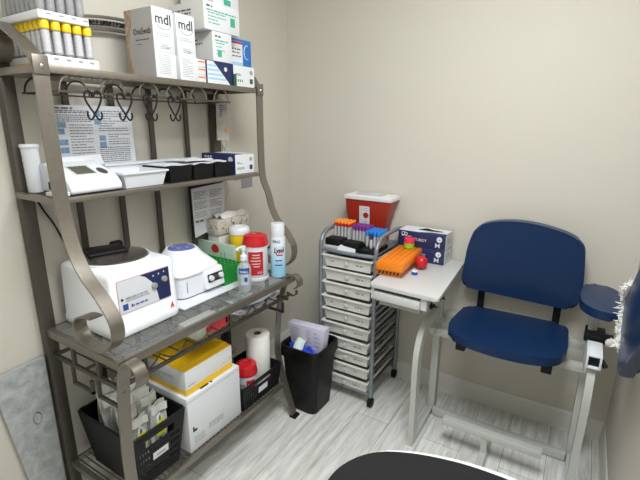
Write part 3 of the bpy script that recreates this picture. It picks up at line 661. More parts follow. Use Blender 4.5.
b = B(); b.surf(lambda u, v: V((.06 + .07 * u, -.75 + .15 * v, 1.0465 + .022 * math.sin(math.pi * u) * (.6 + .4 * math.sin(5 * v)) + .012 * math.sin(9 * u + 4 * v))), 12, 12, .001); obj('tissue', b, TOWEL, t)
b = B(); b.surf(lambda u, v: V((.135 + .012 * math.sin(3 * u), -.645 + .08 * u, 1.046 + .035 * v * math.sin(math.pi * (u * .8 + .2)))), 8, 4, .001); obj('torn_flap', b, FLORAL, t)
# canisters
def canister(nm, lab, c, r, h, bodym, lidm, hl, lipr=1.06):
    t = thing(nm, lab, 'canister', c)
    obj('canister_body', B().lathe(c, [(r * .95, 0), (r, .004), (r, h - hl)], 36), bodym, t)
    obj('lid', B().lathe(c, [(r * lipr, h - hl + .0005), (r * lipr, h - hl + .014), (r * lipr * .97, h - hl + .02), (r * lipr * .9, h - .004), (r * .84, h), (r * .5, h + .0), (r * .45, h - .004), (.001, h - .004)], 36), lidm, t)
    return t
def curved(name, c, r, a0, a1, z0, z1, mt, parent, n=12):   # label wrapped on a can
    c = V(c); b = B(); b.surf(lambda u, v: c + V((r * math.cos(a0 + (a1 - a0) * u), r * math.sin(a0 + (a1 - a0) * u), z0 + (z1 - z0) * v)), n, 2, .0005); return obj(name, b, mt, parent)
def curvetext(s, c, r, ac, z, size, mt, parent, sx=1, bold=0, shear=0):
    o = text(s, MX.Identity(4), 0, 0, size, mt, parent, 'CENTER', sx, 0, bold, 'lettering', shear); off = wloc(parent); c = V(c)
    for v in o.data.vertices:
        p = v.co + off; a = ac + p.x / r; rad = r + .0006 + p.z * .5; v.co = c + V((rad * math.cos(a), rad * math.sin(a), z + p.y)) - off
    return o
A0 = -.75       # direction from the worktop's far end towards the viewer
c = (.135, -.6435 + .02, ZK)
c = (.215, -.665, ZK)
t = canister('wipes_canister', 'yellow wipes canister with white lid behind the red-lidded canister', (.212, -.715, ZK), .049, .236, YELLOW, WHITE, .035)
curved('purple_band', (.212, -.715, ZK), .0496, -1.5, .3, .12, .14, WHITE2, t); curved('purple_mark', (.212, -.715, ZK), .0497, -.35, .25, .14, .175, PURPLE, t)
cc = (.335, -.742, ZK)
t = canister('wipes_canister', 'white wipes canister with red lid and red label on the worktop', cc, .058, .218, WHITE, RED, .05, 1.05)
curved('red_label', cc, .0586, A0 - .75, A0 + .5, .03, .145, REDP, t)
for k, (z, w) in enumerate(((.128, .7), (.115, .8), (.10, 1), (.085, .8), (.072, .6))): curved('white_print', cc, .0593, A0 - w * .55, A0 + w * .3, z, z + .004, OFFW, t, 8)
curvetext('PDI', cc, .0595, A0 + .2, .038, .016, WHITE2, t)
obj('foot_ring', B().lathe((cc[0] + .0, cc[1], ZK), [(.06, 0), (.0615, .004), (.0615, .014), (.0585, .016)], 36, caps=False), WHITE, t)
# sanitizer
cs = (.398, -.897, ZK)
t = thing('sanitizer_bottle', 'clear pump bottle of hand sanitizer with blue label at the worktop front', 'bottle', cs)
obj('bottle_body', B().lathe(cs, [(.028, 0), (.031, .004), (.031, .10), (.028, .118), (.013, .132), (.013, .142)], 28), CLEARB, t)
curved('blue_label', cs, .0316, A0 - .9, A0 + .7, .085, .112, INKBL, t); curved('white_label', cs, .0314, A0 - .6, A0 + .5, .035, .084, mat('pale_blue_label', (196, 208, 224), .5, alpha=.8), t)
curvetext('PURELL', cs, .0322, A0 - .1, .091, .014, WHITE2, t, .8, .0003); curved('blue_mark', cs, .0318, A0 - .1, A0 + .35, .05, .07, INKBL, t)
obj('pump_collar', B().lathe(cs, [(.0155, .1425), (.0155, .162), (.010, .168), (.0075, .17), (.0075, .19)], 20), WHITE, t)
d = V((-.25, -.97, 0)); p = V(cs) + V((0, 0, .19)); b = B(); b.tube([p + V((0, 0, -.002)), p + V((0, 0, .008)), p + V((0, 0, .016))], .011, 14); b.tube(spl([p + V((0, 0, .011)), p + d * .02 + V((0, 0, .012)), p + d * .036 + V((0, 0, .004))], 4), .0055, 8); obj('pump_head', b, WHITE, t)
# spray can
cs = (.408, -.662, ZK)
t = thing('spray_can', 'white and pale blue disinfectant spray can at the worktop’s far corner', 'can', cs)
SPR = bpy.data.materials.new('spray_print'); SPR.use_nodes = True; nt = SPR.node_tree; bb = nt.nodes['Principled BSDF']; bb.inputs['Roughness'].default_value = .3
tc = nt.nodes.new('ShaderNodeTexCoord'); sp = nt.nodes.new('ShaderNodeSeparateXYZ'); nt.links.new(tc.outputs['Object'], sp.inputs[0]); cr = nt.nodes.new('ShaderNodeValToRGB')
cr.color_ramp.elements[0].position = .05; cr.color_ramp.elements[0].color = (*lin((150, 205, 232)), 1); cr.color_ramp.elements[1].position = .17; cr.color_ramp.elements[1].color = (*lin((226, 236, 242)), 1)
nt.links.new(sp.outputs['Z'], cr.inputs[0]); nt.links.new(cr.outputs[0], bb.inputs['Base Color'])
obj('can_body', B().lathe(cs, [(.034, 0), (.0365, .003), (.0365, .198), (.035, .204)], 32), SPR, t)
obj('cap', B().lathe(cs, [(.0345, .2045), (.035, .208), (.0335, .262), (.031, .266), (.001, .267)], 32), WHITE, t)
curvetext('PRO', cs, .0372, A0 - .32, .176, .019, INKBL, t, 1, .0004); curved('white_plate', cs, .0369, A0 - .75, A0 + .68, .112, .160, PAPER, t)
curvetext('Lysol', cs, .0374, A0 - .03, .128, .034, NAVY, t, .72, .0012, .25); curved('red_bar', cs, .0371, A0 - .35, A0 + .5, .112, .119, REDP, t)
for z, w in ((.085, .55), (.073, .45), (.062, .6), (.05, .5), (.04, .35)): curved('blue_print', cs, .0371, A0 - w, A0 + w * .7, z, z + .006, INKBL if w > .5 else SKYB, t, 8)
# papers and box under the glass
for k, (x0, x1, y0, y1, z, dz, l) in enumerate(((.24, .43, -.93, -.70, .694, .03, 'folded printed leaflet lying under the glass worktop at its far end'), (.30, .44, -.98, -.80, .682, .012, 'creased white leaflet hanging over the bottle rail'), (.28, .43, -.76, -.665, .686, .02, 'narrow printed leaflet standing by the rack’s far leg'))):
    t = thing('leaflet', l, 'leaflet', ((x0 + x1) / 2, (y0 + y1) / 2, z), 'leaflets under the worktop')
    b = B(); f = lambda u, v: V((x0 + (x1 - x0) * u, y0 + (y1 - y0) * v, z + dz * (abs(v - .5) * 1.2) + .006 * u + .003 * math.sin(8 * u + k)))
    b.surf(f, 8, 8, .0012); obj('sheet', b, PAPER, t)
    b = B()
    for i in range(7):
        for j in range(6):
            if R.random() < .7: u, v = .1 + i * .12, .08 + j * .15; p, q = f(u, v), f(u + .05, v + .1); b.hexa([p + V((0, 0, .0018)), V((q.x, p.y, p.z + .0018)), V((q.x, q.y, q.z + .0018)), V((p.x, q.y, q.z + .0018)), p + V((0, 0, .0022)), V((q.x, p.y, p.z + .0022)), V((q.x, q.y, q.z + .0022)), V((p.x, q.y, q.z + .0022))])
    obj('small_print', b, INKL, t, False)
t = thing('white_carton', 'cream carton with a red plastic clip lying on the bottle rack', 'carton', (.38, -1.1, .679))
obj('carton_body', B().box(.32, .43, -1.215, -1.045, .6795, .722, .002), PAPERW, t)
b = B(); F = FR((.4315, -1.17, .688), (0, 1, .05), (-.1, 0, 1)); b.prism([(0, .006), (.03, .002), (.035, -.004), (.10, -.004), (.10, .0), (.118, -.006), (.122, .044), (.10, .036), (.03, .034), (.002, .028)], F, 0, .012, .002, 2); obj('red_clip', b, CORAL, t)
obj('clip_hole', B().fbox(F, .101, .112, .006, .03, .0121, .0125), BLACK, t, False)

# ------------------------------------------------------------------ bottom shelf contents
ZL = ZB + .0006
def basket(lab, x0, x1, y0, y1, z0, h, tp, slot_rows):
    t = thing('storage_basket', lab, 'basket', ((x0 + x1) / 2, (y0 + y1) / 2, z0)); z1 = z0 + h
    lo = [(x0 + tp, y0 + tp), (x1 - tp, y0 + tp), (x1 - tp, y1 - tp), (x0 + tp, y1 - tp)]; hi = [(x0, y0), (x1, y0), (x1, y1), (x0, y1)]
    def P(k, z, q): return (q[k][0], q[k][1], z)
    b = B(); th = -.0025
    for k in (0, 2, 3):
        j = (k + 1) % 4; b.grid(P(k, z0, lo), P(j, z0, lo), P(j, z1, hi), P(k, z1, hi), [0, 1], [0, 1], lambda i, j: False, th)
    nu, nv = 37, 15
    def hole(i, j):
        u = (i + .5) / nu; v = (j + .5) / nv
        if .22 < u < .78 and .72 < v < .88: return True
        if .30 < u < .72 and .28 < v < .70: return False
        return .06 < u < .94 and .14 < v < .64 and i % 2 == 1 and j % 2 == 1
    b.grid(P(1, z0, lo), P(2, z0, lo), P(2, z1, hi), P(1, z1, hi), [i / nu for i in range(nu + 1)], [j / nv for j in range(nv + 1)], hole, th)
    b.box(x0 + tp, x1 - tp, y0 + tp, y1 - tp, z0, z0 + .003)
    obj('basket_body', b, BLACK, t, False)
    b = B(); b.tube([(x, y, z1) for x, y in rounded(hi, .02, 5)], .005, 8, True); obj('rim', b, BLACK, t)
    s = tp / h; xm = x1 - tp + tp * .46; F = FR((xm + .001, (y0 + y1) / 2, z0 + h * .48), (0, 1, 0), (s, 0, 1))
    obj('label_holder', B().fbox(F, -.042, .042, -.026, .026, 0, .004, .002), BLACK, t); panel('paper_label', FR(F @ V((0, 0, .0041)), (0, 1, 0), (s, 0, 1)), -.034, .034, -.016, .016, WHITE2, t)
    return t
t = basket('large black basket full of tubing packets at the near end of the bottom shelf', .095, .428, -1.535, -1.302, ZL, .235, .028, 0)
panel('small_print', FR((.4185, -1.4185, ZL + .235 * .48), (0, 1, 0), (.12, 0, 1)), -.02, .02, -.006, .0, INKL, t, .0006)
rows = ['backmost, next to the wall', 'second from the wall', 'third from the wall', 'fourth from the wall', 'third from the front', 'second from the front', 'frontmost']
pkl = []; spots = []
for r_ in range(7):
    for c_, (cy_, cn) in enumerate(((-1.457, 'near'), (-1.380, 'far'))):
        yl = (r_, c_) in ((6, 0), (6, 1), (4, 0)); spots.append((.152 + .0345 * r_ + .004 * c_, cy_ + .003 * math.sin(r_ * 2), math.pi / 2 + .06 * math.sin(r_ * 1.7 + c_), yl))
        pkl.append(('with yellow tag, ' if yl else '') + rows[r_] + ' in the basket’s ' + cn + ' row')
for k, ((x, y, az, yl), l) in enumerate(zip(spots, pkl)):
    lab = 'clear film tubing packet ' + l
    t = thing('tubing_packet', lab, 'packet', (x, y, ZL + .006), 'tubing packets in the basket')
    F = FR((x, y, ZL + .006), (math.cos(az), math.sin(az), 0), (-.06 + .02 * math.sin(2 * k), .05 * math.cos(k), 1)); w = .070; h = .302 - .0045 * k + .022 * ((k * 7) % 3)
    b = B(); b.surf(lambda u, v: F @ V(((u - .5) * w, h * v, .007 * math.sin(6 * u + k) + .006 * math.sin(8 * v + 2 * u + k))), 10, 16, .004); obj('film_pouch', b, BAGM, t)
    b = B(); b.tube([F @ V(((.3 * w) * math.cos(a) * (1 - .03 * i), h * .52 + (.32 * h) * math.sin(a), .012)) for i, a in enumerate([j * .5 for j in range(26)])], .0028, 6); obj('coiled_tubing', b, WHITE, t)
    obj('paper_header', B().surf(lambda u, v: F @ V(((u - .5) * w * .94, h * (.86 + .12 * v), .0125 + .004 * math.sin(7 * u + k))), 8, 3, .001), PAPERW, t)
    if yl: obj('yellow_tag', B().surf(lambda u, v: F @ V(((u - .5) * w * .5, h * (.5 + .24 * v), .018 + .003 * math.sin(6 * u))), 6, 3, .002), mat('neon_yellow', (226, 226, 40), .4), t)
t = thing('white_carton', 'large plain white carton on the bottom shelf under the yellow carton', 'carton', (.28, -1.13, ZL))
obj('carton_body', B().box(.135, .42, -1.284, -.982, ZL, .447, .0015), WHITE2, t)
F = FX(.4204); b = B(); lines(b, F, -1.26, -1.2, .225, .262, 4, .003); lines(b, F, -1.18, -1.09, .245, .275, 4, .003); obj('small_print', b, INKL, t, False)
b = B(); b.fbox(F, -1.265, -1.243, .285, .296, 0, .0005); b.fbox(F, -1.265, -1.257, .296, .308, 0, .0005); obj('black_mark', b, INKB, t, False)
panel('lid_seam', FX(.4203), -1.283, -.983, .430, .432, INKL, t); F = FZ(.4472); b = B(); lines(b, FR(F @ V((0, 0, 0)), (0, 1, 0), (-1, 0, 0)), -1.2, -1.04, -.415, -.395, 1, .012, 1); obj('top_print', b, INKB, t, False)
t = thing('yellow_carton', 'white carton with yellow top and base stripe on the large white carton', 'carton', (.3, -1.13, .448))
zb = .448; obj('carton_body', B().box(.17, .402, -1.268, -1.005, zb, zb + .107, .0015), WHITE2, t)
panel('yellow_top', FZ(zb + .1072), .171, .401, -1.267, -1.006, YELP, t, .0008)
obj('yellow_flap', B().hexa([(.30, -1.268, zb + .108), (.385, -1.268, zb + .108), (.385, -1.005, zb + .108), (.30, -1.005, zb + .108), (.305, -1.26, zb + .118), (.375, -1.26, zb + .118), (.375, -1.01, zb + .118), (.305, -1.01, zb + .118)], .003), YELP, t)
panel('yellow_stripe', FX(.4022), -1.267, -1.006, zb + .001, zb + .026, YELP, t); panel('yellow_stripe', FY(-1.2682), .171, .401, zb + .001, zb + .022, YELP, t)
b = B(); pts = [(-1.17 + .165 * k / 10, zb + .03 + .03 * (k / 10) ** 1.5) for k in range(11)]; b.tube([FX(.4024) @ V((a, c, 0)) for a, c in pts], .0012, 4); obj('gold_curve', b, YELP, t)
b = B(); lines(b, FY(-1.2684), .19, .34, zb + .055, zb + .07, 2, .003); lines(b, FX(.4024), -1.255, -1.21, zb + .035, zb + .045, 1, .004); obj('small_print', b, INKL, t, False)
t = basket('small black basket holding a paper towel roll at the far end of the bottom shelf', .20, .43, -.975, -.684, ZL, .12, .012, 0)
cr_ = (.325, -.738, ZL + .004)
t = thing('paper_towel_roll', 'white paper towel roll standing in the small black basket', 'paper towel', cr_)
b = B(); b.lathe(cr_, [(.0595, 0), (.061, .003), (.061, .272), (.059, .276), (.02, .277), (.019, .274), (.019, .2)], 36); obj('roll', b, TOWEL, t)
obj('cardboard_core', B().lathe(cr_, [(.0188, .1), (.0188, .277), (.0172, .277), (.0172, .1)], 24, caps=False), mat('cardboard', (120, 96, 76), .8), t)
c2 = (.352, -.862, ZL + .004)
t = canister('wipes_canister', 'white wipes canister with red lid in the small black basket', c2, .0525, .178, WHITE, RED, .05, 1.05)
curved('red_label', c2, .053, A0 - .1, A0 + .75, .05, .11, REDP, t); curved('print_line', c2, .0535, A0 - .9, A0 - .2, .07, .09, INKL, t); curvetext('PDI', c2, .0538, A0 + .3, .08, .018, WHITE2, t)
t = thing('spray_bottle', 'dark bottle with grey trigger behind the red-lidded canister in the basket', 'bottle', (.235, -.87, ZL + .004))
c3 = (.25, -.885, ZL + .004); obj('bottle_body', B().lathe(c3, [(.032, 0), (.034, .004), (.034, .16), (.015, .2), (.015, .215)], 24), DARKGREY, t); p = V(c3) + V((0, 0, .2155))
obj('trigger_head', B().hexa([p + V(q) for q in ((-.018, -.014, 0), (.04, -.02, 0), (.045, .012, 0), (-.018, .014, 0), (-.025, -.012, .05), (.055, -.018, .04), (.06, .01, .04), (-.025, .012, .05))], .005, 3), mat('taupe', (128, 116, 108), .5), t)

# ------------------------------------------------------------------ trash can
t = thing('trash_can', 'black rectangular trash can with black liner between rack and drawer cart', 'trash can', (.5, -.5, 0))
def rring(x0, x1, y0, y1, r, z): return [V((x, y, z)) for x, y in rounded([(x0, y0), (x1, y0), (x1, y1), (x0, y1)], r, 6)]
b = B(); b.rings([rring(.405, .580, -.602, -.425, .04, .0), rring(.40, .585, -.605, -.42, .04, .006), rring(.378, .607, -.624, -.398, .045, .355), rring(.373, .612, -.628, -.394, .045, .357), rring(.373, .612, -.628, -.394, .045, .375), rring(.381, .604, -.621, -.402, .042, .375), rring(.40, .585, -.605, -.42, .036, .02)]); obj('can_body', b, BLACK, t)
b = B(); n = len(rring(0, 1, 0, 1, .1, 0))
def wav(rg, amp, ph): return [p + V((amp * math.sin(i * 1.9 + ph), amp * math.cos(i * 2.3 + ph), amp * math.sin(i * 1.3 + ph) * 1.6)) for i, p in enumerate(rg)]
b.rings([wav(rring(.370, .615, -.631, -.390, .046, .315), .0025, 1), wav(rring(.369, .616, -.632, -.389, .046, .35), .002, 2), rring(.370, .615, -.630, -.391, .046, .378), rring(.380, .605, -.622, -.401, .042, .380), wav(rring(.395, .59, -.617, -.415, .036, .25), .003, 3)], caps=False)
obj('bin_liner', b, mat('liner_black', (11, 11, 12), .36, 0, .1, spec=.3), t)
t = thing('glove_box', 'discarded lilac glove carton standing in the trash can', 'box', (.49, -.46, .25))
obj('carton_body', B().hexa([(.405, -.525, .25), (.575, -.525, .25), (.575, -.475, .25), (.405, -.475, .25), (.368, -.535, .465), (.600, -.535, .475), (.600, -.480, .475), (.368, -.480, .465)], .001), LILAC, t)
F = FR((.368, -.5352, .44), (1, 0, .03), (0, -.047, 1)); b = B(); lines(b, F, .02, .08, -.07, .01, 7, .003); lines(b, F, .12, .15, -.07, .01, 6, .003); lines(b, F, .17, .2, -.09, .01, 4, .005); obj('small_print', b, INKL, t, False)
obj('torn_opening', B().fbox(F, .09, .105, -.06, .008, 0, .0006), OFFW, t, False)
for k, (x, y, z, l) in enumerate(((.45, -.572, .335, 'crumpled blue glove at the left of the trash can'), (.535, -.568, .333, 'crumpled blue glove at the right of the trash can'), (.495, -.575, .33, 'crumpled blue glove in the middle of the trash can'))):
    b = B(); ph = k * 2.1; c = V((x, y, z))
    def f(u, v):
        th, ph2 = 2 * math.pi * u, math.pi * (v * .98 + .01); r = .032 * (1 + .28 * math.sin(3 * th + 5 * ph2 + ph) + .18 * math.sin(7 * th + ph))
        return c + V((r * 1.25 * math.cos(th) * math.sin(ph2), r * math.sin(th) * math.sin(ph2), .026 * math.cos(ph2) * (1 + .3 * math.sin(5 * th))))
    b.surf(f, 28, 14)
    for q in range(4): a = q * .8 + ph; b.tube(spl([c + V((.02 * math.cos(a), .02 * math.sin(a), .012)), c + V((.04 * math.cos(a), .034 * math.sin(a), .026)), c + V((.055 * math.cos(a + .4), .03 * math.sin(a + .3), .018))], 4), .007, 7)
    tag(obj('disposable_glove', b, GLOVE), l, 'glove', 'gloves in the trash can')
b = B(); F = FR((.475, -.6, .355), (1, .1, 0), (-.2, .8, .45)); b.surf(lambda u, v: F @ V(((u - .5) * .055, .10 * v, .006 * math.sin(5 * v) + .004 * math.sin(6 * u))), 8, 10, .0015)
tag(obj('paper_scrap', b, mat('pale_paper', (206, 220, 222), .7)), 'pale crumpled paper slip lying on the blue gloves in the trash', 'paper')

# ------------------------------------------------------------------ drawer cart
t = thing('drawer_cart', 'rolling cart of ten white drawers in a grey tube frame', 'cart', (.64, -.2, 0))
for x in (.478, .80):
    P = [(x, -.368, .06), (x, -.372, .5), (x, -.375, .85), (x, -.362, .915), (x, -.325, .948), (x, -.27, .957), (x, -.10, .957), (x, -.055, .948), (x, -.03, .92), (x, -.03, .85), (x, -.03, .06)]
    obj('side_frame', B().tube(spl(P, 5), .0115, 12), GREYTUBE, t)
b = B()
for y in (-.376, -.038): obj('base_bar', B().box(.478, .80, y, y + .014, .068, .082, .002), GREYTUBE, t)
b.tube(spl([(.479, -.37, .862), (.56, -.382, .862), (.64, -.386, .862), (.72, -.382, .862), (.799, -.37, .862)], 5), .010, 10); obj('cross_bar', B().cyl((.478, -.03, .86), (.80, -.03, .86), .008), GREYTUBE, t)
obj('cross_bar', b, GREYTUBE, t)
obj('top_tray', B().box(.492, .788, -.372, -.036, .855, .863, .002), GREYTUBE, t)
for k in range(10):
    zt = .838 - .0772 * k
    b = B()
    for x in (.485, .792):
        b = B(); b.box(x - .006, x + .006, -.355, -.04, zt - .020, zt - .009); obj('runner', b, DARKGREY, t)
DRW = mat('drawer_white', (226, 226, 222), .4, 0, .02)
for k in range(10):
    zt = .838 - .0772 * k; x0, x1 = .500, .778; yf = -.374 - .006 * ((k * 5) % 3 == 0)
    dx = R.uniform(-.002, .002); b = B()
    lo = [(x0 + .010 + dx, yf + .008), (x1 - .010 + dx, yf + .008), (x1 - .010 + dx, -.05), (x0 + .010 + dx, -.05)]; hi = [(x0 + dx, yf), (x1 + dx, yf), (x1 + dx, -.05), (x0 + dx, -.05)]
    zl = zt - .066
    b.rings([[V((x, y, zl)) for x, y in lo], [V((x, y, zt - .006)) for x, y in hi], [V((x + (-.009 if x < .64 else .009), y - (.012 if y < -.2 else 0), zt - .006)) for x, y in hi], [V((x + (-.009 if x < .64 else .009), y - (.012 if y < -.2 else 0), zt)) for x, y in hi],
             [V((x + (.003 if x < .64 else -.003), y + (.003 if y < -.2 else -.003), zt)) for x, y in hi], [V((x + (.003 if x < .64 else -.003), y + (.003 if y < -.2 else -.003), zl + .003)) for x, y in lo]])
    dr = obj('drawer', b, DRW, t, False)
    obj('knob', B().lathe((.639 + dx, yf + .008, zt - .034), [(.006, 0), (.006, .006), (.0115, .010), (.0115, .016), (.005, .019)], 16, (0, -1, 0)), LGREY, dr)
    F = FR((x0 + .02 + dx, yf + .0050, zt - .050), (1, 0, 0), (0, -.133, 1)); b = B()
    lines(b, F, .17, .225, .008, .02, 1, .007, .9)
    if k in (0, 3): lines(b, F, .02, .065, .008, .02, 1, .007, .9)
    obj('handwritten_label', b, INKL, dr, False)
for x in (.478, .80):
    for y in (-.368, -.03):
        o = obj('caster', B().lathe((x - .014, y, .027), [(.018, 0), (.0265, .004), (.0265, .024), (.018, .028)], 20, (1, 0, 0)), BLACK, t)
        obj('caster_stem', B().cyl((x, y, .03), (x, y, .066), .008), DARKGREY, o)
# on the cart
ZC = .8635
t = thing('sharps_container', 'red sharps container with translucent white lid on the drawer cart', 'sharps container', (.64, -.09, ZC))
b = B()
def sh(x0, x1, y0, y1, z): return [V((x, y, z)) for x, y in rounded([(x0, y0), (x1, y0), (x1, y1), (x0, y1)], .014, 4)]
b.rings([sh(.525, .722, -.125, -.02, ZC), sh(.518, .724, -.128, -.02, ZC + .06), sh(.505, .733, -.133, -.02, ZC + .12), sh(.495, .752, -.138, -.02, ZC + .18), sh(.490, .764, -.14, -.02, ZC + .238)]); obj('container_body', b, DRED, t)
LIDM = mat('frosted_lid', (226, 224, 226), .3)
b = B(); b.rings([sh(.482, .772, -.148, -.012, ZC + .2385), sh(.480, .774, -.15, -.010, ZC + .244), sh(.482, .772, -.148, -.012, ZC + .258), sh(.50, .755, -.135, -.02, ZC + .264)]); obj('lid', b, LIDM, t)
b = B(); b.box(.55, .70, -.12, -.05, ZC + .2642, ZC + .272, .004); obj('lid_flap', b, mat('grey_flap', (196, 196, 202), .3), t)
F = FR((.585, -.1345, ZC + .07), (1, 0, 0), (0, -.06, 1)); panel('white_label', F, 0, .062, .0, .135, PAPER, t, .002)
F2 = FR(F @ V((0, 0, .0021)), (1, 0, 0), (0, -.06, 1)); disc('red_disc', F2, .04, .085, .017, REDP, t)
b = B()
for k in range(3):
    a = math.pi / 2 + k * 2 * math.pi / 3; ring(b, F2, .04 + .006 * math.cos(a), .085 + .006 * math.sin(a), .0055, .0009, .001, 12)
obj('biohazard_mark', b, INKB, t); b = B(); lines(b, F2, .006, .02, .03, .13, 9, .003); lines(b, F2, .024, .056, .01, .055, 5, .003); lines(b, F2, .024, .056, .108, .13, 2, .004); obj('small_print', b, INKL, t, False)
def rackset(lab, grp, x0, y0, nx, ny, dx, dy, zb, h, capm, cap2=None, lm=TUBEW):
    q = None
    for j in range(ny):
        for i in range(nx):
            loc = (x0 + i * dx, y0 + j * dy, zb)
            if q is None:
                q = tubething('blood_tube', lab, 'tube', grp, .0072, h, .0092, .016, capm, TUBEG, loc, lm, (.15, .85))
                if cap2: obj('cap_collar', B().lathe(loc, [(.0095, h - .010), (.0095, h + .004)], 12, caps=False), cap2, q)
            else: dup(q, loc)
ZB2 = ZC + .0225
rackset('orange-topped red-collared blood tube in the leftmost bundle on the cart', 'orange-capped tubes on the cart', .503, -.262, 5, 4, .0205, .0205, ZB2, .096, ORCAP, RED)
rackset('purple-capped blood tube in the middle bundle on the cart', 'purple-capped tubes on the cart', .616, -.262, 5, 4, .0193, .0205, ZB2, .083, PURPLE)
rackset('light blue-capped blood tube in the right bundle on the cart', 'blue-capped tubes on the cart', .714, -.300, 4, 5, .0208, .0225, ZB2, .072, BLUECAP)
tt = tubething('blood_tube', 'single dark navy-capped blood tube before the blue-capped bundle', 'tube', None, .0072, .062, .0092, .018, NAVY, TUBEG, (.750, -.328, ZC + .0225), TUBEW, (.15, .85))
trl = ['black foam tray under the orange-topped tubes at the cart’s left', 'black foam tray in the middle of the cart', 'black foam tray under the blue-capped tubes']
tag(obj('foam_tray', B().box(.490, .60, -.275, -.185, ZC, ZC + .022, .003), BLACK), trl[0], 'tray', 'foam trays on the cart')
tag(obj('foam_tray', B().box(.602, .688, -.28, -.185, ZC, ZC + .022, .003), BLACK), trl[1], 'tray', 'foam trays on the cart')
tag(obj('foam_tray', B().box(.692, .784, -.36, -.185, ZC, ZC + .022, .003), BLACK), trl[2], 'tray', 'foam trays on the cart')
tag(obj('storage_tray', B().box(.492, .59, -.358, -.282, ZC + .019, ZC + .056, .006), BLACK), 'flat black box on a white tray at the cart’s front left', 'box')
tag(obj('storage_tray', B().box(.592, .690, -.356, -.287, ZC, ZC + .048, .006), BLACK), 'flat black box at the cart’s front middle', 'box')
tag(obj('white_holder', B().box(.497, .588, -.362, -.282, ZC, ZC + .0185, .003), LGREY), 'white plastic tray under the left black box on the cart', 'tray')
b = B(); b.prism(rounded([(0, 0), (.105, 0), (.105, .022), (.03, .030), (.018, .036), (0, .02)], .006, 3), FR((.578, -.374, ZC + .001), (1, 0, 0), (0, .35, 1)), 0, .003, .0008, 1)
tag(obj('white_card', b, WHITE), 'white plastic card leaning on the cart’s front edge', 'card')

# ------------------------------------------------------------------ the phlebotomy chair
t = thing('phlebotomy_chair', 'blood-draw chair with navy vinyl seat, back and armrest on a grey steel frame', 'chair', (1.42, -.3, 0))
NX = (1, 0, 0)
for x in (1.092, 1.752):
    P = [(x, -.517, .0), (x, -.518, .25), (x, -.522, .44), (x, -.508, .52), (x, -.472, .572), (x, -.405, .598), (x, -.30, .598), (x, -.205, .59)]
    if x > 1.5: P = [(x, -.517, .0), (x, -.525, .25), (x, -.545, .44), (x, -.548, .53), (x, -.53, .60), (x, -.495, .647)]
    obj('front_leg', B().strip(spl(P, 6), NX, .026, .05), FRAMEW, t)
    obj('rear_post', B().box(x - .018, x + .018, -.228, -.178, .0, .79 if x < 1.5 else .70, .003), FRAMEW, t)
    obj('base_rail', B().box(x - .013, x + .013, -.494, -.228, .002, .036, .002), FRAMEW, t)
obj('rear_rail', B().box(1.11, 1.735, -.256, -.226, .004, .044, .002), FRAMEW, t)
obj('seat_rail', B().box(1.106, 1.738, -.300, -.265, .490, .524, .002), FRAMEW, t)
obj('seat_rail', B().box(1.106, 1.738, -.150, -.115, .525, .560, .002), FRAMEW, t)
for x in (1.739, 1.079): obj('side_rail', B().box(x, x + .026, -.310, -.110, .496, .532, .002), FRAMEW, t)
for x in (1.262, 1.607): b = B(); b.box(x - .02, x + .02, -.455, -.08, .526, .5675, .003); obj('seat_bracket', b, BLACK, t)
for x in (1.262, 1.607): obj('back_bar', B().strip(spl([(x, -.12, .535), (x, -.09, .538), (x, -.072, .56), (x, -.07, .85)], 5), NX, .032, .008), BLACK, t)
so = [(1.20, -.095), (1.632, -.085), (1.665, -.13), (1.672, -.36), (1.645, -.452), (1.55, -.50), (1.417, -.512), (1.29, -.494), (1.20, -.445), (1.178, -.35)]
b = B(); b.prism(rounded(so, .05, 5), FZ(.568), 0, .038, .014, 5); obj('seat_cushion', b, NAVYV, t)
bo = [(1.163, .706), (1.678, .690), (1.695, .80), (1.676, 1.0), (1.615, 1.04), (1.50, 1.068), (1.398, 1.075), (1.29, 1.062), (1.212, 1.03), (1.18, .93)]
b = B(); b.prism(rounded(bo, [.035, .035, .08, .055, .06, .08, .08, .08, .055, .08], 5), FY(-.064), 0, .058, .024, 5); obj('backrest_cushion', b, NAVYV, t)
ao = [(1.680, -.20), (1.706, -.075), (1.76, -.065), (1.822, -.12), (1.832, -.32), (1.812, -.41), (1.765, -.415), (1.725, -.395), (1.688, -.34)]
b = B(); b.prism(rounded(ao, .04, 5), FZ(.787), 0, .036, .014, 4); obj('armrest_pad', b, NAVYV, t)
obj('armrest_post', B().box(1.728, 1.760, -.32, -.285, .70, .786, .002), LGREY, t)
obj('armrest_post_sleeve', B().box(1.732, 1.758, -.33, -.27, .762, .7865, .002), BLACK, t)
b = B(); b.box(1.715, 1.81, -.415, -.375, .690, .722, .003); obj('pivot_bracket', b, BLACK, t)
b = B(); b.box(1.72, 1.79, -.36, -.27, .684, .70, .002); obj('pivot_plate', b, BLACK, t)
F = FY(-.46); b = B()
for q in ((1.728, 1.735, .650, .704), (1.770, 1.777, .650, .704), (1.735, 1.770, .650, .657), (1.735, 1.770, .697, .704)): b.box(q[0], q[1], -.56, -.43, q[2], q[3], .002)
obj('square_sleeve', b, WHITE, t); obj('sleeve_hollow_shade', B().box(1.7352, 1.7698, -.545, -.43, .6572, .6968), BLACK, t)  # black block inside the open tube stands for its shaded hollow
b = B(); b.lathe((1.80, -.43, .712), [(.012, 0), (.017, .003), (.017, .012), (.009, .018)], 16, (0, -1, 0)); obj('pivot_bolt', b, LGREY, t)
b = B(); b.cyl((1.772, -.47, .665), (1.795, -.50, .640), .009); obj('lock_lever', b, BLACK, t)
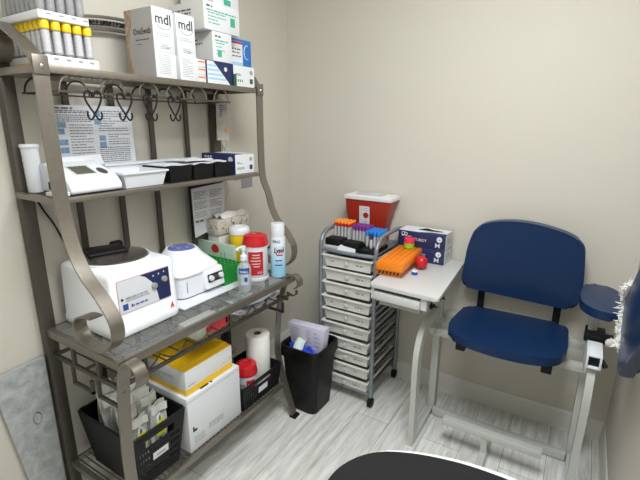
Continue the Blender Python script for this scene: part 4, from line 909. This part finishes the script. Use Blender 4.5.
# raised swing arm
u = V((0, -.752, .66)); w = V((0, -.66, -.752)); o0 = V((1.807, -.512, .925))
F = FR(o0, u, w)   # a along the arm, b across; n = u x w
n_ = F.to_3x3() @ V((0, 0, 1))
sg = -1 if n_.x > 0 else 1
def sw(c0, c1): return (c0, c1)
b = B(); b.prism(rounded([(.0, .012), (.56, .012), (.56, .29), (.0, .29)], [.03, .05, .05, .07], 6), F, *sw(.0, .036), .012, 4); obj('swing_arm_pad', b, NAVYV, t)
b = B(); b.prism(rounded([(.04, -.042), (.56, -.042), (.56, .27), (.04, .27)], .03, 5), F, *sw(.0365, .05)); obj('swing_arm_board', b, BLACK, t)
b = B()
ed = [F @ V(q) for q in ((.12, -.002, .004), (.05, .0, .004), (.0, .03, .006), (-.004, .09, .006), (.002, .15, .006), (.01, .19, .004))]
es = spl(ed, 6)
loops = []
for k, p in enumerate(es):
    rr_ = .013 + .006 * math.sin(k * 2.3) + .004 * math.sin(k * 5.1)
    loops.append([p + V((rr_ * (.6 + .5 * R.random()) * math.cos(q * .785), 0, rr_ * (.7 + .6 * R.random()) * math.sin(q * .785))) for q in range(8)])
b.rings(loops)
for k in range(260):
    p = R.choice(es) + V((R.uniform(-.012, .004), R.uniform(-.008, .008), R.uniform(-.008, .008))); d = V((R.uniform(-.6, .2), R.uniform(-.4, .4), R.uniform(-.3, 1))).normalized() * R.uniform(.012, .03)
    w_ = R.uniform(.0012, .003); b.lathe(p, [(w_, 0), (w_, d.length * .5), (.0004, d.length)], 5, d)
obj('torn_padding', b, TOWEL, t)
obj('swing_arm_bracket', B().strip(spl([(1.80, -.41, .706), (1.825, -.44, .73), (1.85, -.49, .78), (1.868, -.54, .84)], 5), (0, .6, -.7), .03, .008), BLACK, t)
# footrest
obj('footrest_bar', B().box(1.215, 1.640, -.452, -.412, .118, .150, .002), FRAMEW, t)
obj('footrest_strut', B().box(1.392, 1.424, -.60, -.257, .006, .040, .002), FRAMEW, t)
obj('footrest_post', B().box(1.395, 1.421, -.446, -.418, .040, .1185), FRAMEW, t)
# side table
b = B(); b.prism(rounded([(.868, -.583), (1.188, -.600), (1.155, -.028), (.838, -.024)], [.012, .018, .01, .01], 4), FZ(.792), 0, .018, .003, 2); obj('side_table_top', b, LGREY, t)
F = FR((.868, -.575, .735), (1, -.045, 0), (0, 0, 1)); hx = MX.Identity(3)
obj('drawer_bracket', B().fbox(F, .004, .018, .0, .0565, -.45, -.002), LGREY, t); obj('drawer_bracket', B().fbox(F, .241, .268, .0, .0565, -.06, -.002), LGREY, t); obj('drawer_bracket', B().fbox(F, .245, .26, .04, .0565, -.45, -.07), LGREY, t)
b = B(); b.fbox(F, .020, .239, .0, .038, -.02, .006, .003); dr = obj('table_drawer', b, LGREY, t)
b = B(); b.fbox(F, .034, .232, -.032, -.0005, -.40, -.025, .004); b.fbox(F, .034, .232, -.0005, .036, -.40, -.0215); obj('drawer_tub', b, mat('drawer_tub', (176, 174, 166), .5), dr)
obj('drawer_gap', B().fbox(F, .02, .238, .0385, .056, -.45, -.03), BLACK, t).name = 'drawer_gap_shade'  # solid black block stands for the shade in the gap above the drawer
for x, y, z in ((1.150, -.515, .745), (1.168, -.45, .765)):
    b = B(); b.lathe((x, y, z), [(.004, 0), (.004, .02), (.010, .021), (.011, .032), (.006, .038)], 12, (-.45, -.85, -.1))
    for k in range(3): a = k * 2.1; b.cyl((x, y - .022, z), (x + .016 * math.cos(a), y - .024, z + .016 * math.sin(a)), .005, .004, 8)
    obj('clamp_knob', b, BLACK, t)
obj('table_support', B().box(1.106, 1.13, -.46, -.17, .772, .791, .001), FRAMEW, t)

# ------------------------------------------------------------------ on the side table
ZQ = .8105
def orangerack(lab, c, ang, L, Wd, h, slots):
    t = thing('test_tube_rack', lab, 'tube rack', c, 'orange racks on the side table'); ux = V((math.cos(ang), math.sin(ang), 0)); uy = V((-ux.y, ux.x, 0)); F = FR(c, ux, uy)
    b = B(); b.fbox(F, -Wd / 2, Wd / 2, -L / 2, L / 2, 0, h - .004, .001); obj('rack_block', b, ORANGE, t)
    for k in range(5):
        a = -Wd / 2 + Wd * (k + .5) / 5; obj('ridge', B().fbox(F, a - .0075, a + .0075, -L / 2, L / 2, h - .0042, h + .0, .0012), ORANGE, t)
    if slots:
        b = B()
        for k in range(6): a = -Wd / 2 + .012 + k * .0182; b.hexa([F @ V(q) for q in ((a, -L / 2 - .0006, .006), (a + .009, -L / 2 - .0006, .006), (a + .009, -L / 2 + .001, .006), (a, -L / 2 + .001, .006), (a + .005, -L / 2 - .0006, .022), (a + .014, -L / 2 - .0006, .022), (a + .014, -L / 2 + .001, .022), (a + .005, -L / 2 + .001, .022))])
        obj('slot_marks', b, mat('slot_brown', (92, 48, 10), .7), t, False)
    return t
orangerack('lower orange tube rack lying on the side table', (.888, -.292, ZQ), .055, .32, .118, .034, True)
orangerack('upper orange tube rack stacked on top, under the bandage rolls', (.905, -.312, ZQ + .0345), .055, .33, .13, .039, False)
def roll(lab, c, mt):
    b = B(); b.lathe(c, [(.026, 0), (.0275, .001), (.0275, .0245), (.026, .0255), (.013, .0255), (.013, .002)], 28); tag(obj('bandage_roll', b, mt), lab, 'bandage roll', 'bandage rolls on the orange rack')
roll('lime green bandage roll lying under the pink roll on the orange rack', (.898, -.178, ZQ + .0745), LIME); roll('pink bandage roll stacked on the lime green roll', (.8985, -.178, ZQ + .1005), PINK)
b = B(); b.lathe((.998, -.268, ZQ), [(.006, 0), (.016, .004), (.027, .016), (.0325, .033), (.029, .052), (.019, .063), (.008, .067), (.001, .0675)], 28); tag(obj('stress_ball', b, RED), 'glossy red squeeze ball on the side table before the glove cartons', 'ball')
t = thing('bottle_cap', 'small blue cap with white top at the side table’s middle', 'cap', (1.0, -.362, ZQ))
obj('cap_body', B().lathe((1.0, -.362, ZQ), [(.0145, 0), (.0145, .014)], 20), BLUEP, t); obj('cap_top', B().lathe((1.0, -.362, ZQ + .0141), [(.0145, 0), (.0145, .003), (.012, .005)], 20), PAPER, t)
def sidebox(lab, z0, h, top):
    t = thing('glove_box', lab, 'box', (.95, -.085, z0), 'glove cartons on the side table'); c = V((.826, -.152, z0)); ux = V((1, -.02, 0)).normalized(); uy = V((.02, 1, 0)).normalized(); F = FR(c, ux, uy); L, D = .253, .122
    obj('carton_body', B().fbox(F, 0, L, 0, D, 0, h, .001), NAVY, t)
    FF = FR(c + V((0, 0, 0)) - uy * .0003, ux, (0, 0, 1)); FS = FR(c + ux * (L + .0003), uy, (0, 0, 1)); FT = FR(c + V((0, 0, h + .0003)), ux, uy)
    panel('white_end', FS, .001, D - .001, .001, h - .001, OFFW, t); b = B(); lines(b, FR(FS @ V((0, 0, .0004)), uy, (0, 0, 1)), .03, .09, h * .3, h * .7, 4, .003); obj('small_print', b, INKL, t, False)
    text('STURDY', FF, .078, h * .40, .021, OFFW, t, sx=1.0, bold=.0001); text('M', FF, .2, h * .14, .033, WHITE2, t, sx=1.1, bold=.0002)
    disc('round_seal', FF, .222, h * .68, .0145, WHITE2, t, .0008); disc('seal_mark', FF, .224, h * .66, .004, INKL, t, .0012)
    b = B(); ring(b, FF, .028, h * .8, .009, .0018); ring(b, FF, .042, h * .78, .008, .0018); obj('ring_logo', b, OFFW, t); b = B(); lines(b, FF, .02, .075, h * .6, h * .7, 1, .004); obj('small_print', b, OFFW, t, False)
    if top:
        panel('white_top', FT, .002, L - .002, .03, D - .002, PAPER, t); b = B(); b.prism([(.002, .001), (.11, .001), (.17, .03), (.002, .03)], FT, 0, .0004); obj('white_diagonal', b, PAPER, t, False)
        b = B(); b.prism([(.085 + .075 * (1 + math.cos(a)) * .9, .065 + .018 * math.sin(a)) for a in [k * math.pi / 10 for k in range(20)]], FT, .0005, .001); obj('opening', b, INKB, t, False)
        b = B(); b.surf(lambda u, v: FT @ V((.10 + .07 * u, .055 + .02 * v, .002 + .008 * math.sin(math.pi * u) * math.sin(math.pi * v))), 8, 6); obj('glove_edge', b, BLACK, t)
sidebox('lower navy glove carton on the side table against the back wall', ZQ, .077, False); sidebox('upper navy glove carton with opened top, on the other one', ZQ + .0775, .079, True)

# ------------------------------------------------------------------ stool in the foreground
t = thing('rolling_stool', 'round-cornered black padded stool with white edge at the bottom of the photo', 'stool', (1.42, -1.42, 0))
oc = [(1.18, -1.62), (1.165, -1.40), (1.225, -1.295), (1.33, -1.24), (1.46, -1.205), (1.60, -1.198), (1.66, -1.26), (1.665, -1.55), (1.60, -1.66), (1.3, -1.68)]
b = B(); b.prism(rounded(oc, .06, 5), FZ(.545), 0, .054, .012, 4); obj('seat_cushion', b, BLACKF, t)
b = B(); cxx, cyy = 1.42, -1.43; b.prism([(cxx + (x - cxx) * 1.01 + .012, cyy + (y - cyy) * 1.01 + .013) for x, y in rounded(oc, .06, 5)], FZ(.540), 0, .057, .003, 2); obj('seat_shell', b, WHITE, t)
obj('gas_column', B().cyl((1.42, -1.43, .10), (1.42, -1.43, .5395), .025), CHROME, t)
for k in range(5):
    a = k * 2 * math.pi / 5 + .3; e = V((1.42 + .19 * math.cos(a), -1.43 + .19 * math.sin(a), .07)); o = obj('base_leg', B().cyl((1.42, -1.43, .10), e, .02, .014, 10), BLACK, t)
    obj('caster', B().lathe(e + V((-.012, 0, -.045)), [(.016, 0), (.025, .003), (.025, .02), (.016, .023)], 16, (1, 0, 0)), BLACK, o)
